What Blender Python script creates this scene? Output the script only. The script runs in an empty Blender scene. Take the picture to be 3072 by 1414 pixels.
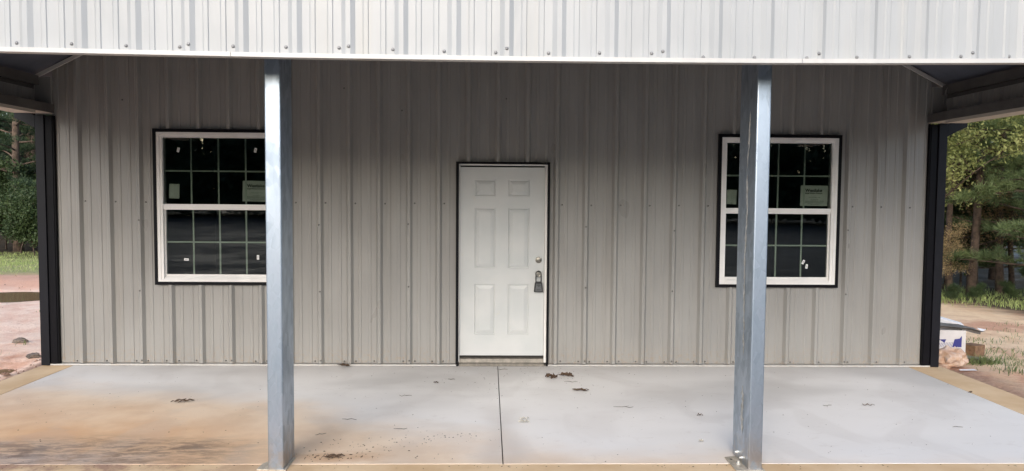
import bpy, math, random
import numpy as np
from mathutils import Matrix, Vector, noise

random.seed(7)
rng = np.random.default_rng(11)
S = bpy.context.scene
COL = S.collection

# ------------------------------------------------------------------ camera
PITCH, YAW, ROLL = 0.0537, 0.0241, 0.0075
CAM = Vector((4.2328, -7.6604, 1.7557))


def view_dir(u, v):
    c, s = math.cos(ROLL), math.sin(ROLL)
    x, b = c * u - s * v, s * u + c * v
    cp, sp = math.cos(PITCH), math.sin(PITCH)
    y, z = cp + sp * b, -sp + cp * b
    cy, sy = math.cos(YAW), math.sin(YAW)
    return Vector((cy * x + sy * y, -sy * x + cy * y, z))


fwd = view_dir(0, 0)
right = view_dir(1, 0) - fwd
up = view_dir(0, 1) - fwd
cam_data = bpy.data.cameras.new('camera')
cam = bpy.data.objects.new('camera', cam_data)
COL.objects.link(cam)
M = Matrix((right.normalized(), up.normalized(), -fwd.normalized())).transposed().to_4x4()
M.translation = CAM
cam.matrix_world = M
cam_data.sensor_width = 36.0
cam_data.lens = 2218.0 / 3072.0 * 36.0
cam_data.clip_end = 2000
S.camera = cam

# ------------------------------------------------------------------ light
SUN_EL, SUN_AZ = math.radians(29), math.radians(191)   # azimuth: where the light comes from, clockwise from +Y
world = bpy.data.worlds.new('World')
S.world = world
world.use_nodes = True
wn = world.node_tree
bg = wn.nodes['Background']
sky = wn.nodes.new('ShaderNodeTexSky')
sky.sky_type = 'NISHITA'
sky.sun_disc = False
sky.sun_elevation = SUN_EL
sky.sun_rotation = SUN_AZ
sky.air_density = 1.0
sky.dust_density = 2.0
sky.ozone_density = 1.0
wn.links.new(sky.outputs[0], bg.inputs[0])
bg.inputs[1].default_value = 0.15
sun_data = bpy.data.lights.new('sun', 'SUN')
sun_data.energy = 0.85
sun_data.angle = math.radians(38)
sun_data.color = (1.0, 0.985, 0.96)
sun = bpy.data.objects.new('sun', sun_data)
COL.objects.link(sun)
to_sun = Vector((math.sin(SUN_AZ) * math.cos(SUN_EL), math.cos(SUN_AZ) * math.cos(SUN_EL), math.sin(SUN_EL)))
sun.rotation_euler = to_sun.to_track_quat('Z', 'Y').to_euler()
S.view_settings.view_transform = 'Standard'
S.view_settings.look = 'None'
S.view_settings.gamma = 1.0
S.view_settings.exposure = 0.94
S.view_settings.use_curve_mapping = False
S.render.engine = 'CYCLES'
S.cycles.max_bounces = 8
S.cycles.diffuse_bounces = 5
S.cycles.transparent_max_bounces = 16


# ------------------------------------------------------------------ material helpers
class NT:
    def __init__(self, name):
        self.m = bpy.data.materials.new(name)
        self.m.use_nodes = True
        self.t = self.m.node_tree
        self.n = self.t.nodes
        self.b = self.n['Principled BSDF']

    def new(self, typ, **kw):
        nd = self.n.new(typ)
        for k, v in kw.items():
            setattr(nd, k, v)
        return nd

    def link(self, a, b):
        self.t.links.new(a, b)

    def pos(self):
        return self.new('ShaderNodeNewGeometry').outputs['Position']

    def sep(self, v):
        s = self.new('ShaderNodeSeparateXYZ')
        self.link(v, s.inputs[0])
        return s.outputs

    def mapping(self, vec, scale):
        mp = self.new('ShaderNodeMapping')
        mp.inputs['Scale'].default_value = scale
        self.link(vec, mp.inputs[0])
        return mp.outputs[0]

    def noise(self, vec, scale=5, detail=4, rough=0.5, dist=0.0, out='Fac'):
        nd = self.new('ShaderNodeTexNoise')
        nd.inputs['Scale'].default_value = scale
        nd.inputs['Detail'].default_value = detail
        nd.inputs['Roughness'].default_value = rough
        nd.inputs['Distortion'].default_value = dist
        if vec is not None:
            self.link(vec, nd.inputs['Vector'])
        return nd.outputs[out]

    def math(self, op, a, b=None, clamp=False):
        nd = self.new('ShaderNodeMath', operation=op, use_clamp=clamp)
        for i, v in enumerate((a, b)):
            if v is None:
                continue
            if isinstance(v, (int, float)):
                nd.inputs[i].default_value = v
            else:
                self.link(v, nd.inputs[i])
        return nd.outputs[0]

    def rng(self, v, a, b, c=0.0, d=1.0, smooth=True):
        nd = self.new('ShaderNodeMapRange')
        nd.interpolation_type = 'SMOOTHSTEP' if smooth else 'LINEAR'
        nd.clamp = True
        self.link(v, nd.inputs[0])
        for i, x in enumerate((a, b, c, d)):
            nd.inputs[i + 1].default_value = x
        return nd.outputs[0]

    def mix(self, fac, a, b, blend='MIX'):
        nd = self.new('ShaderNodeMix', data_type='RGBA', blend_type=blend)
        nd.clamp_factor = True
        for sock, v in ((nd.inputs[0], fac), (nd.inputs[6], a), (nd.inputs[7], b)):
            if isinstance(v, (int, float)):
                sock.default_value = v
            elif isinstance(v, tuple):
                sock.default_value = (*v, 1.0)
            else:
                self.link(v, sock)
        return nd.outputs[2]

    def base(self, v):
        if isinstance(v, tuple):
            self.b.inputs['Base Color'].default_value = (*v, 1)
        else:
            self.link(v, self.b.inputs['Base Color'])

    def setp(self, **kw):
        for k, v in kw.items():
            s = self.b.inputs[k.replace('_', ' ')]
            if isinstance(v, (int, float)):
                s.default_value = v
            elif isinstance(v, tuple):
                s.default_value = v
            else:
                self.link(v, s)

    def bump(self, h, strength=0.3, dist=0.01):
        nd = self.new('ShaderNodeBump')
        nd.inputs['Strength'].default_value = strength
        nd.inputs['Distance'].default_value = dist
        self.link(h, nd.inputs['Height'])
        self.link(nd.outputs[0], self.b.inputs['Normal'])


def simple(name, col, rough=0.6, metal=0.0, var=0.12, scale=8.0, bump=0.0, bscale=60.0, spec=.5):
    t = NT(name)
    p = t.pos()
    n = t.noise(p, scale, 5, 0.6)
    f = t.rng(n, 0.3, 0.7)
    dark = tuple(c * (1 - var) for c in col)
    light = tuple(min(1, c * (1 + var)) for c in col)
    t.base(t.mix(f, dark, light))
    t.setp(Roughness=rough, Metallic=metal, Specular_IOR_Level=spec)
    if bump:
        t.bump(t.noise(p, bscale, 4, 0.6), bump, 0.01)
    return t.m


def painted_sheet(name, col, streak, rough, dirt=0.5):
    """Roll-formed painted steel: slight oil-canning, rain streaks and splashed dirt near the ground."""
    t = NT(name)
    p = t.pos()
    big = t.noise(t.mapping(p, (1.1, 1.1, .5)), 2.2, 3, .5)
    st = t.noise(t.mapping(p, (22, 22, .7)), 1.0, 5, .62)
    st2 = t.noise(t.mapping(p, (4.2, 4.2, .35)), 1.0, 3, .5)
    c = t.mix(t.rng(big, .35, .65), tuple(x * .95 for x in col), tuple(x * 1.04 for x in col))
    c = t.mix(t.math('MULTIPLY', t.rng(st, .52, .75), .14), c, streak)
    c = t.mix(t.math('MULTIPLY', t.rng(st2, .58, .72), .28), c, streak)
    z = t.sep(p)[2]
    low = t.rng(z, .28, .0)
    spl = t.noise(p, 28, 6, .7)
    c = t.mix(t.math('MULTIPLY', t.math('MULTIPLY', low, t.rng(spl, .45, .7)), dirt), c, (.36, .25, .15))
    fine = t.noise(p, 140, 3, .6)
    c = t.mix(t.math('MULTIPLY', t.rng(fine, .66, .78), .35), c, (.2, .17, .13))
    t.base(c)
    t.setp(Roughness=t.rng(big, .2, .8, rough - .07, rough + .07))
    t.bump(t.noise(t.mapping(p, (3.5, 3.5, .9)), 1.6, 3, .5), .35, .03)
    return t.m


MAT = {}
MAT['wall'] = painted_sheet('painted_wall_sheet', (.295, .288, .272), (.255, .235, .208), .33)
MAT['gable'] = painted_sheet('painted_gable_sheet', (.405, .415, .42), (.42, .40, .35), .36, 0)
MAT['trim_light'] = painted_sheet('pale_trim', (.52, .51, .485), (.45, .38, .30), .4, .3)
MAT['lit_flange'] = painted_sheet('ground_lit_flange', (.46, .41, .35), (.38, .30, .22), .45, 0)  # light bounced onto the beam underside, put into a paler colour
MAT['black'] = simple('black_trim_paint', (.003, .003, .005), .5, 0, .25, 6, spec=.15)
MAT['skylit_black'] = simple('skylit_spout_paint', (.005, .0055, .009), .5, 0, .25, 5, spec=.25)  # black spout toned lighter and bluer: sky light put into the colour
MAT['roofsheet'] = simple('roof_sheet', (.33, .34, .35), .45, .3, .08, 3)
MAT['liner'] = simple('roof_liner', (.11, .12, .15), .6, 0, .15, 3)  # porch shade put into the colour; the backing itself is pale
MAT['purlin'] = simple('dark_primed_steel', (.10, .093, .088), .55, .2, .2, 4)
MAT['vinyl'] = simple('white_vinyl', (.80, .785, .76), .35, 0, .05, 5)
MAT['screw'] = simple('screw_head', (.13, .125, .12), .35, .6, .2, 40)
MAT['screw_white'] = simple('pale_screw_head', (.27, .27, .27), .3, .3, .1, 40)
MAT['rubber'] = simple('black_rubber', (.012, .012, .014), .55, 0, .2, 60)
MAT['chrome'] = simple('satin_nickel', (.27, .26, .23), .28, .9, .2, 60)
MAT['lockface'] = simple('lock_face_metal', (.12, .125, .13), .4, .6, .15, 60)
MAT['threshold'] = simple('mill_threshold', (.22, .20, .17), .5, .3, .25, 20)
MAT['dark_gap'] = simple('door_sweep', (.02, .018, .016), .8, 0, .2, 20)
MAT['sticker'] = simple('white_sticker', (.78, .78, .76), .5, 0, .04, 20)
MAT['ink'] = simple('black_ink', (.02, .025, .022), .6, 0, .1, 20)
MAT['ink_soft'] = simple('grey_ink', (.10, .13, .10), .6, 0, .1, 20)
MAT['paper'] = simple('label_paper', (.62, .62, .58), .7, 0, .06, 9)
MAT['interior'] = simple('interior_wall', (.10, .10, .095), .8, 0, .15, 1)
MAT['grille'] = simple('grille_bar', (.50, .54, .48), .5, 0, .05, 8)
MAT['plate'] = simple('pale_steel_plate', (.50, .45, .37), .5, .3, .28, 26, .3, 90)
MAT['bolt'] = simple('zinc_bolt', (.70, .70, .66), .3, .5, .1, 40)


def door_paint():
    t = NT('white_door_paint')
    p = t.pos()
    n = t.noise(p, 3, 4, .5)
    c = t.mix(t.rng(n, .3, .7), (.53, .55, .545), (.585, .595, .585))
    sm = t.noise(p, 9, 5, .65)
    c = t.mix(t.math('MULTIPLY', t.rng(sm, .62, .75), .25), c, (.60, .56, .47))
    t.base(c)
    t.setp(Roughness=.38)
    t.bump(t.noise(p, 90, 3, .5), .08, .004)
    return t.m


MAT['door'] = door_paint()


def galvanised():
    t = NT('galvanised_steel')
    p = t.pos()
    v = t.new('ShaderNodeTexVoronoi')
    v.inputs['Scale'].default_value = 26
    t.link(t.mapping(p, (1, 1, .55)), v.inputs['Vector'])
    n = t.noise(t.mapping(p, (1, 1, .45)), 6, 5, .6)
    s = t.noise(t.mapping(p, (30, 30, 1.4)), 1.5, 5, .7)
    k = t.math('ADD', t.math('MULTIPLY', t.sep(v.outputs['Color'])[0], .22), n)
    c = t.mix(t.rng(k, .3, .85), (.29, .35, .42), (.47, .545, .64))
    c = t.mix(t.math('MULTIPLY', t.rng(s, .6, .72), .4), c, (.66, .67, .68))
    z = t.sep(p)[2]
    mud = t.math('MULTIPLY', t.rng(z, .30, -.02), t.rng(t.noise(p, 14, 5, .7), .35, .6))
    c = t.mix(t.math('MULTIPLY', mud, .55), c, (.46, .36, .26))
    t.base(c)
    t.setp(Metallic=.92, Roughness=t.rng(k, .3, .85, .50, .36))
    t.bump(n, .06, .01)
    return t.m


MAT['galv'] = galvanised()
MAT['smear'] = simple('dried_caulk_smear', (.42, .42, .40), .7, .1, .3, 30)


def glass(name, tint, back):
    t = NT(name)
    out = t.n['Material Output']
    tr = t.new('ShaderNodeBsdfTransparent')
    tr.inputs[0].default_value = (*tint, 1)
    gl = t.new('ShaderNodeBsdfGlossy')
    gl.inputs['Roughness'].default_value = .004
    gl.inputs['Color'].default_value = (.9, .95, .95, 1)
    p = t.pos()
    b = t.new('ShaderNodeBump')
    b.inputs['Strength'].default_value = .02
    b.inputs['Distance'].default_value = .01
    t.link(t.noise(p, 1.8, 2, .5), b.inputs['Height'])
    t.link(b.outputs[0], gl.inputs['Normal'])
    fr = t.new('ShaderNodeFresnel')
    fr.inputs[0].default_value = 1.5
    fac = t.math('ADD', t.math('MULTIPLY', fr.outputs[0], 1.0), back, True)
    mx = t.new('ShaderNodeMixShader')
    t.link(fac, mx.inputs[0])
    t.link(tr.outputs[0], mx.inputs[1])
    t.link(gl.outputs[0], mx.inputs[2])
    t.link(mx.outputs[0], out.inputs[0])
    return t.m


MAT['glass'] = glass('window_glass', (.62, .68, .63), .035)


def concrete():
    t = NT('broom_finished_concrete')
    p = t.pos()
    x, y, z = t.sep(p)
    # edge of the clay wash, as it dried across the slab
    r = t.new('ShaderNodeValToRGB')
    t.link(t.rng(x, -1, 10, 0, 1, False), r.inputs[0])
    el = r.color_ramp.elements
    stops = [(-1, -.35), (1.2, -.95), (2.6, -1.35), (3.3, -1.9), (4.3, -2.35), (5.2, -2.55), (6.2, -2.80), (10, -2.85)]
    while len(el) < len(stops):
        el.new(.5)
    for e, (sx, sy) in zip(el, stops):
        e.position = (sx + 1) / 11
        g = (sy + 3.2) / 3.2
        e.color = (g, g, g, 1)
    edge = t.math('SUBTRACT', t.math('MULTIPLY', t.sep(r.outputs[0])[0], 3.2), 3.2)
    n1 = t.noise(t.mapping(p, (.7, 1.3, 1)), 1.3, 5, .55)
    d = t.math('SUBTRACT', edge, y)
    d = t.math('ADD', d, t.math('MULTIPLY', t.math('SUBTRACT', n1, .5), .9))
    wash = t.rng(d, -.25, .55)
    left = t.rng(x, 3.6, 1.8)
    deep = t.math('MULTIPLY', t.rng(d, .25, 1.5), left)
    n2 = t.noise(p, 2.1, 6, .6)
    n3 = t.noise(p, 38, 6, .7)
    n4 = t.noise(t.mapping(p, (.5, .8, 1)), 1.1, 3, .5)
    grey = t.mix(t.rng(n4, .36, .62), (.62, .60, .575), (.82, .80, .775))
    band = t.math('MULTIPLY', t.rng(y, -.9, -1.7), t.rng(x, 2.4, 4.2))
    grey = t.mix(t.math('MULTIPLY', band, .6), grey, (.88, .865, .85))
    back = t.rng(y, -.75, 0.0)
    grey = t.mix(t.math('MULTIPLY', back, .5), grey, (.44, .42, .41))  # shade deep under the porch, painted into the slab toward the wall
    tan = t.mix(t.rng(n2, .35, .65), (.71, .53, .37), (.83, .66, .49))
    c = t.mix(t.math('MULTIPLY', wash, .9), grey, tan)
    orange = t.mix(t.rng(n2, .3, .7), (.70, .385, .175), (.82, .52, .27))
    c = t.mix(t.math('MULTIPLY', deep, .85), c, orange)
    # dried mud, rippled where the water stood in front on the left
    rip = t.noise(t.mapping(p, (1.3, 4.2, 1)), 3.4, 9, .78, .3)
    mudm = t.math('MULTIPLY', t.rng(t.math('ADD', y, t.math('MULTIPLY', n1, .5)), -1.95, -2.25), t.rng(x, 2.9, 2.1))
    mud = t.mix(t.rng(rip, .42, .60), (.20, .135, .095), (.60, .41, .26))
    c = t.mix(t.math('MULTIPLY', mudm, t.rng(n2, .25, .6, .45, .95)), c, mud)
    wet = t.math('MULTIPLY', t.rng(y, -2.60, -2.72), t.math('MULTIPLY', t.rng(x, 2.4, 1.5), t.rng(rip, .40, .5)))
    c = t.mix(t.math('MULTIPLY', wet, .3), c, (.50, .44, .42))
    # stain round the left post foot
    dx = t.math('MULTIPLY', t.math('SUBTRACT', x, 3.15), 1.0)
    dy = t.math('MULTIPLY', t.math('ADD', y, 2.72), 3.2)
    rr = t.math('SQRT', t.math('ADD', t.math('MULTIPLY', dx, dx), t.math('MULTIPLY', dy, dy)))
    rr = t.math('ADD', rr, t.math('MULTIPLY', t.math('SUBTRACT', rip, .5), .9))
    c = t.mix(t.rng(rr, .5, .1, 0, .5), c, (.50, .27, .12))
    ddx = t.math('SUBTRACT', x, 4.30)
    jd = t.math('ABSOLUTE', ddx)
    jd = t.math('ADD', jd, t.math('MULTIPLY', t.math('SUBTRACT', n1, .5), .3))
    c = t.mix(t.math('MULTIPLY', t.rng(jd, .22, .02), t.rng(y, -1.0, -2.3, 0, .4)), c, (.46, .40, .36))
    c = t.mix(t.rng(t.noise(p, 9, 8, .75), .60, .74, 0, .28), c, (.30, .25, .21))
    c = t.mix(t.rng(n3, .36, .26, 0, .30), c, (.22, .18, .15))
    mot = t.noise(t.mapping(p, (1, 1.6, 1)), 5.5, 7, .68, .6)
    c = t.mix(t.rng(mot, .56, .70, 0, .16), c, (.42, .36, .31))
    soft = t.noise(t.mapping(p, (.8, .55, 1)), 1.9, 3, .45, .8)
    c = t.mix(t.rng(soft, .54, .62, 0, .15), c, (.50, .46, .43))
    t.base(c)
    br = t.noise(t.mapping(p, (60, 3, 1)), 2.0, 3, .6)
    t.setp(Roughness=t.rng(n4, .3, .7, .60, .38))
    t.bump(t.math('ADD', t.math('MULTIPLY', n3, .6), t.math('MULTIPLY', br, .4)), .22, .004)
    return t.m


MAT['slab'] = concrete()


def apron():
    t = NT('clay_stained_apron')
    p = t.pos()
    x, y, z = t.sep(p)
    n = t.noise(p, 1.7, 5, .6)
    n2 = t.noise(p, 30, 6, .7)
    c = t.mix(t.rng(n, .3, .7), (.58, .40, .225), (.72, .54, .345))
    mud = t.math('MULTIPLY', t.rng(x, 3.4, 1.6), t.rng(y, -2.6, -2.9))
    c = t.mix(t.math('MULTIPLY', mud, t.rng(t.noise(p, 3.2, 6, .7), .4, .55)), c, (.36, .22, .15))
    c = t.mix(t.rng(n2, .62, .76, 0, .4), c, (.27, .16, .09))
    t.base(c)
    t.setp(Roughness=.75)
    t.bump(n2, .25, .004)
    return t.m


MAT['apron'] = apron()
MAT['joint'] = simple('joint_dirt', (.055, .045, .04), .9, 0, .3, 30)


def soil():
    t = NT('red_clay_and_sand')
    p = t.pos()
    x, y, z = t.sep(p)
    n1 = t.noise(p, .55, 6, .6)
    n2 = t.noise(p, 3.2, 7, .65)
    n3 = t.noise(p, 22, 6, .7)
    n5 = t.noise(t.mapping(p, (1, 2.4, 1)), 1.2, 6, .62)
    side = t.rng(x, 3, 7)
    pink = t.mix(t.rng(n2, .3, .65), (.80, .50, .36), (.93, .70, .55))
    sand = t.mix(t.rng(n2, .3, .65), (.74, .50, .31), (.90, .68, .46))
    c = t.mix(side, pink, sand)
    red = t.mix(t.rng(n3, .35, .65), (.50, .24, .15), (.66, .37, .25))
    c = t.mix(t.rng(n1, .52, .64, 0, .85), c, red)
    # red clay bank beyond the puddle, and the strip of churned clay beside the slab
    bank = t.math('MULTIPLY', t.rng(t.math('ADD', y, t.math('MULTIPLY', n5, 1.6)), 7.9, 8.9), t.rng(x, 0, -2))
    c = t.mix(t.math('MULTIPLY', bank, .8), c, (.66, .35, .23))
    near = t.math('MAXIMUM', t.rng(t.math('ADD', t.math('MULTIPLY', x, -1), t.math('MULTIPLY', n2, .8)), 1.25, .95),
                  0.0)
    near = t.math('MULTIPLY', near, t.rng(x, -.1, -.4))
    c = t.mix(near, c, t.mix(t.rng(n3, .35, .6), (.17, .10, .075), (.33, .215, .16)))
    rs = t.math('MULTIPLY', t.rng(t.math('SUBTRACT', x, t.math('MULTIPLY', n2, .5)), 9.9, 9.2), side)
    c = t.mix(t.math('MULTIPLY', rs, .9), c, t.mix(t.rng(n3, .35, .6), (.24, .125, .08), (.42, .25, .18)))
    far = t.math('MULTIPLY', side, t.rng(t.math('ADD', t.math('MULTIPLY', x, .9), t.math('MULTIPLY', n5, 1.5)), 13.0, 14.2))
    c = t.mix(t.math('MULTIPLY', far, .85), c, (.20, .125, .085))
    grass = t.math('MULTIPLY', t.rng(x, 0, -2), t.rng(t.math('ADD', y, t.math('MULTIPLY', n5, 1.4)), 10.4, 11.4))
    c = t.mix(t.math('MULTIPLY', grass, .8), c, (.24, .30, .11))
    litter = t.math('MAXIMUM', t.math('MULTIPLY', t.rng(x, 0, -2), t.rng(y, 14.2, 15)), t.rng(t.math('ADD', x, n5), 14.9, 15.6))
    c = t.mix(litter, c, (.07, .05, .03))
    c = t.mix(t.rng(n3, .62, .72, 0, .5), c, (.22, .13, .09))
    # gravel drive in front of the porch
    gr = t.rng(t.math('ADD', y, t.math('MULTIPLY', n2, .8)), -3.4, -3.9)
    c = t.mix(gr, c, t.mix(t.rng(t.noise(p, 34, 4, .7), .35, .65), (.055, .056, .058), (.125, .12, .115)))
    t.base(c)
    t.setp(Roughness=t.rng(n1, .35, .6, .55, .85))
    t.bump(t.math('ADD', n2, t.math('MULTIPLY', n3, .5)), .6, .06)
    return t.m


MAT['soil'] = soil()


def water():
    t = NT('muddy_water')
    t.base((.27, .17, .095))
    t.setp(Roughness=.06)
    t.bump(t.noise(t.pos(), 6, 3, .5), .03, .01)
    return t.m


MAT['water'] = water()


def leafy(name, a, b, rough=.6, trans=.25, scale=1.3):
    t = NT(name)
    p = t.pos()
    oi = t.new('ShaderNodeObjectInfo')
    n = t.noise(p, scale, 4, .6)
    f = t.rng(t.math('ADD', n, t.math('MULTIPLY', t.math('SUBTRACT', oi.outputs['Random'], .5), .25)), .3, .7)
    wn_ = t.new('ShaderNodeTexWhiteNoise')
    t.link(t.mapping(p, (9, 9, 9)), wn_.inputs[0])
    c = t.mix(f, a, b)
    t.base(c)
    t.setp(Roughness=rough)
    out = t.n['Material Output']
    tl = t.new('ShaderNodeBsdfTranslucent')
    t.link(c, tl.inputs[0])
    mx = t.new('ShaderNodeMixShader')
    mx.inputs[0].default_value = trans
    t.link(t.b.outputs[0], mx.inputs[1])
    t.link(tl.outputs[0], mx.inputs[2])
    t.link(mx.outputs[0], out.inputs[0])
    return t.m


MAT['needle'] = leafy('pine_needles', (.10, .15, .06), (.20, .26, .105))
MAT['needle_dark'] = leafy('dark_pine_needles', (.034, .062, .032), (.068, .108, .050))
MAT['leaf'] = leafy('spring_leaves', (.26, .30, .10), (.46, .47, .18), .6, .45)
MAT['leaf_dark'] = leafy('shrub_leaves', (.035, .062, .022), (.075, .115, .038), .6, .3)
MAT['leaf_tan'] = leafy('bud_leaves', (.24, .17, .08), (.34, .26, .13), .7, .3)
MAT['blade'] = leafy('grass_blades', (.28, .37, .11), (.46, .53, .20), .6, .35)
MAT['weed'] = leafy('weed_blades', (.10, .15, .05), (.20, .24, .09), .6, .3)
MAT['bark'] = simple('pine_bark', (.10, .07, .052), .9, 0, .45, 9, .8, 24)
MAT['twig'] = simple('dead_twig', (.13, .105, .085), .85, 0, .3, 30)
MAT['dead_leaf'] = simple('dead_leaf', (.085, .050, .028), .7, 0, .45, 60, .4, 90)
MAT['dead_leaf_pale'] = simple('pale_dead_leaf', (.50, .47, .40), .7, 0, .3, 60)
MAT['crumb'] = simple('dark_crumb', (.06, .04, .028), .9, 0, .4, 30)
MAT['clod'] = simple('clay_clod', (.23, .14, .10), .95, 0, .4, 14, .8, 40)
MAT['stone'] = simple('muddy_stone', (.13, .105, .085), .7, 0, .4, 12, .6, 30)
MAT['carton'] = simple('white_carton', (.62, .60, .60), .6, 0, .06, 6)
MAT['carton_in'] = simple('kraft_inside', (.30, .22, .15), .8, 0, .1, 8)
MAT['blue'] = simple('blue_print', (.025, .028, .20), .5, 0, .1, 10)
MAT['flash'] = simple('bent_grey_flashing', (.20, .19, .185), .45, .3, .2, 12)
MAT['white_part'] = simple('white_foam', (.78, .78, .80), .6, 0, .04, 10)
MAT['lumber'] = simple('weathered_lumber', (.19, .11, .062), .85, 0, .3, 24, .4, 60)
MAT['lumber_end'] = simple('lumber_end', (.25, .15, .09), .85, 0, .3, 40, .4, 60)
MAT['plank'] = simple('dark_plank', (.10, .075, .055), .85, 0, .3, 24, .4, 60)


def bag_mat():
    t = NT('cloudy_plastic_bag')
    p = t.pos()
    n = t.noise(p, 9, 6, .7)
    c = t.mix(t.rng(n, .35, .65), (.66, .42, .27), (.86, .70, .58))
    t.base(c)
    t.setp(Roughness=.25, Alpha=.86)
    t.setp(Coat_Weight=.4)
    t.setp(Transmission_Weight=.25)
    t.bump(t.noise(p, 13, 3, .5, 1.0), .6, .02)
    return t.m


MAT['bag'] = bag_mat()


# ------------------------------------------------------------------ mesh helpers
class MB:
    def __init__(self):
        self.v, self.f, self.mi = [], [], []

    def add(self, vs, fs, mi=0):
        o = len(self.v)
        self.v.extend(vs)
        for f in fs:
            self.f.append(tuple(i + o for i in f))
            self.mi.append(mi)

    def quad(self, a, b, c, d, mi=0):
        self.add([a, b, c, d], [(0, 1, 2, 3)], mi)

    def box(self, x0, x1, y0, y1, z0, z1, mi=0):
        self.add([(x0, y0, z0), (x1, y0, z0), (x1, y1, z0), (x0, y1, z0), (x0, y0, z1), (x1, y0, z1), (x1, y1, z1), (x0, y1, z1)],
                 [(0, 3, 2, 1), (4, 5, 6, 7), (0, 1, 5, 4), (1, 2, 6, 5), (2, 3, 7, 6), (3, 0, 4, 7)], mi)

    def prism(self, poly, fn, d0, d1, mi=0):
        """poly: list of (a, b); fn(a, b, d) -> xyz"""
        n = len(poly)
        vs = [fn(a, b, d0) for a, b in poly] + [fn(a, b, d1) for a, b in poly]
        fs = [tuple(range(n))[::-1], tuple(range(n, 2 * n))]
        fs += [(i, (i + 1) % n, n + (i + 1) % n, n + i) for i in range(n)]
        self.add(vs, fs, mi)

    def tube(self, pts, rad, seg=6, mi=0):
        pts = [Vector(p) for p in pts]
        rad = rad if isinstance(rad, (list, tuple)) else [rad] * len(pts)
        vs, fs = [], []
        for i, p in enumerate(pts):
            d = (pts[min(i + 1, len(pts) - 1)] - pts[max(i - 1, 0)])
            d = d.normalized() if d.length > 1e-9 else Vector((0, 0, 1))
            a = Vector((0, 0, 1)) if abs(d.z) < .9 else Vector((1, 0, 0))
            u = d.cross(a).normalized()
            w = d.cross(u)
            for k in range(seg):
                t = 2 * math.pi * k / seg
                vs.append(tuple(p + (u * math.cos(t) + w * math.sin(t)) * rad[i]))
        for i in range(len(pts) - 1):
            for k in range(seg):
                k2 = (k + 1) % seg
                fs.append((i * seg + k, i * seg + k2, (i + 1) * seg + k2, (i + 1) * seg + k))
        fs.append(tuple(range(seg))[::-1])
        fs.append(tuple((len(pts) - 1) * seg + k for k in range(seg)))
        self.add(vs, fs, mi)

    def lathe(self, prof, centre, seg=20, mi=0):
        """prof: (radius, distance towards the viewer, -y)"""
        vs, fs = [], []
        for r, h in prof:
            for k in range(seg):
                t = 2 * math.pi * k / seg
                vs.append((centre[0] + r * math.cos(t), centre[1] - h, centre[2] + r * math.sin(t)))
        for i in range(len(prof) - 1):
            for k in range(seg):
                k2 = (k + 1) % seg
                fs.append((i * seg + k, i * seg + k2, (i + 1) * seg + k2, (i + 1) * seg + k))
        fs.append(tuple((len(prof) - 1) * seg + k for k in range(seg)))
        self.add(vs, fs, mi)

    def mesh(self, name, mats, smooth=False):
        me = bpy.data.meshes.new(name)
        me.from_pydata(self.v, [], self.f)
        for m in (mats if isinstance(mats, (list, tuple)) else [mats]):
            me.materials.append(MAT[m] if isinstance(m, str) else m)
        for p, mi in zip(me.polygons, self.mi):
            p.material_index = mi
            p.use_smooth = smooth
        me.update()
        return me

    def build(self, name, mats, parent=None, smooth=False, bevel=0.0):
        return put(name, self.mesh(name, mats, smooth), parent, bevel)


def put(name, me, parent=None, bevel=0.0, loc=None):
    o = bpy.data.objects.new(name, me)
    COL.objects.link(o)
    if parent is not None:
        o.parent = parent
    if loc is not None:
        o.location = loc
    if bevel:
        b = o.modifiers.new('bevel', 'BEVEL')
        b.width = bevel
        b.segments = 2
        b.limit_method = 'ANGLE'
    return o


def tag(o, label=None, cat=None, group=None, kind=None):
    if label:
        o['label'] = label
    if cat:
        o['category'] = cat
    if group:
        o['group'] = group
    if kind:
        o['kind'] = kind
    return o


def empty(name, loc=(0, 0, 0), rz=0.0):
    o = bpy.data.objects.new(name, None)
    o.empty_display_size = .1
    o.location = loc
    o.rotation_euler = (0, 0, rz)
    COL.objects.link(o)
    return o


def np_mesh(name, verts, tris, mats, mi=None):
    """fast triangle mesh from arrays"""
    me = bpy.data.meshes.new(name)
    nv, nf = len(verts), len(tris)
    me.vertices.add(nv)
    me.vertices.foreach_set('co', np.asarray(verts, np.float32).ravel())
    me.loops.add(nf * 3)
    me.loops.foreach_set('vertex_index', np.asarray(tris, np.int32).ravel())
    me.polygons.add(nf)
    me.polygons.foreach_set('loop_start', np.arange(0, nf * 3, 3, dtype=np.int32))
    me.polygons.foreach_set('loop_total', np.full(nf, 3, np.int32))
    for m in (mats if isinstance(mats, (list, tuple)) else [mats]):
        me.materials.append(MAT[m])
    if mi is not None:
        me.polygons.foreach_set('material_index', np.asarray(mi, np.int32))
    me.update(calc_edges=True)
    me.validate()
    return me


# ------------------------------------------------------------------ THE GROUND
def sstep(v, a, b):
    t = min(1, max(0, (v - a) / (b - a)))
    return t * t * (3 - 2 * t)


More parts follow.
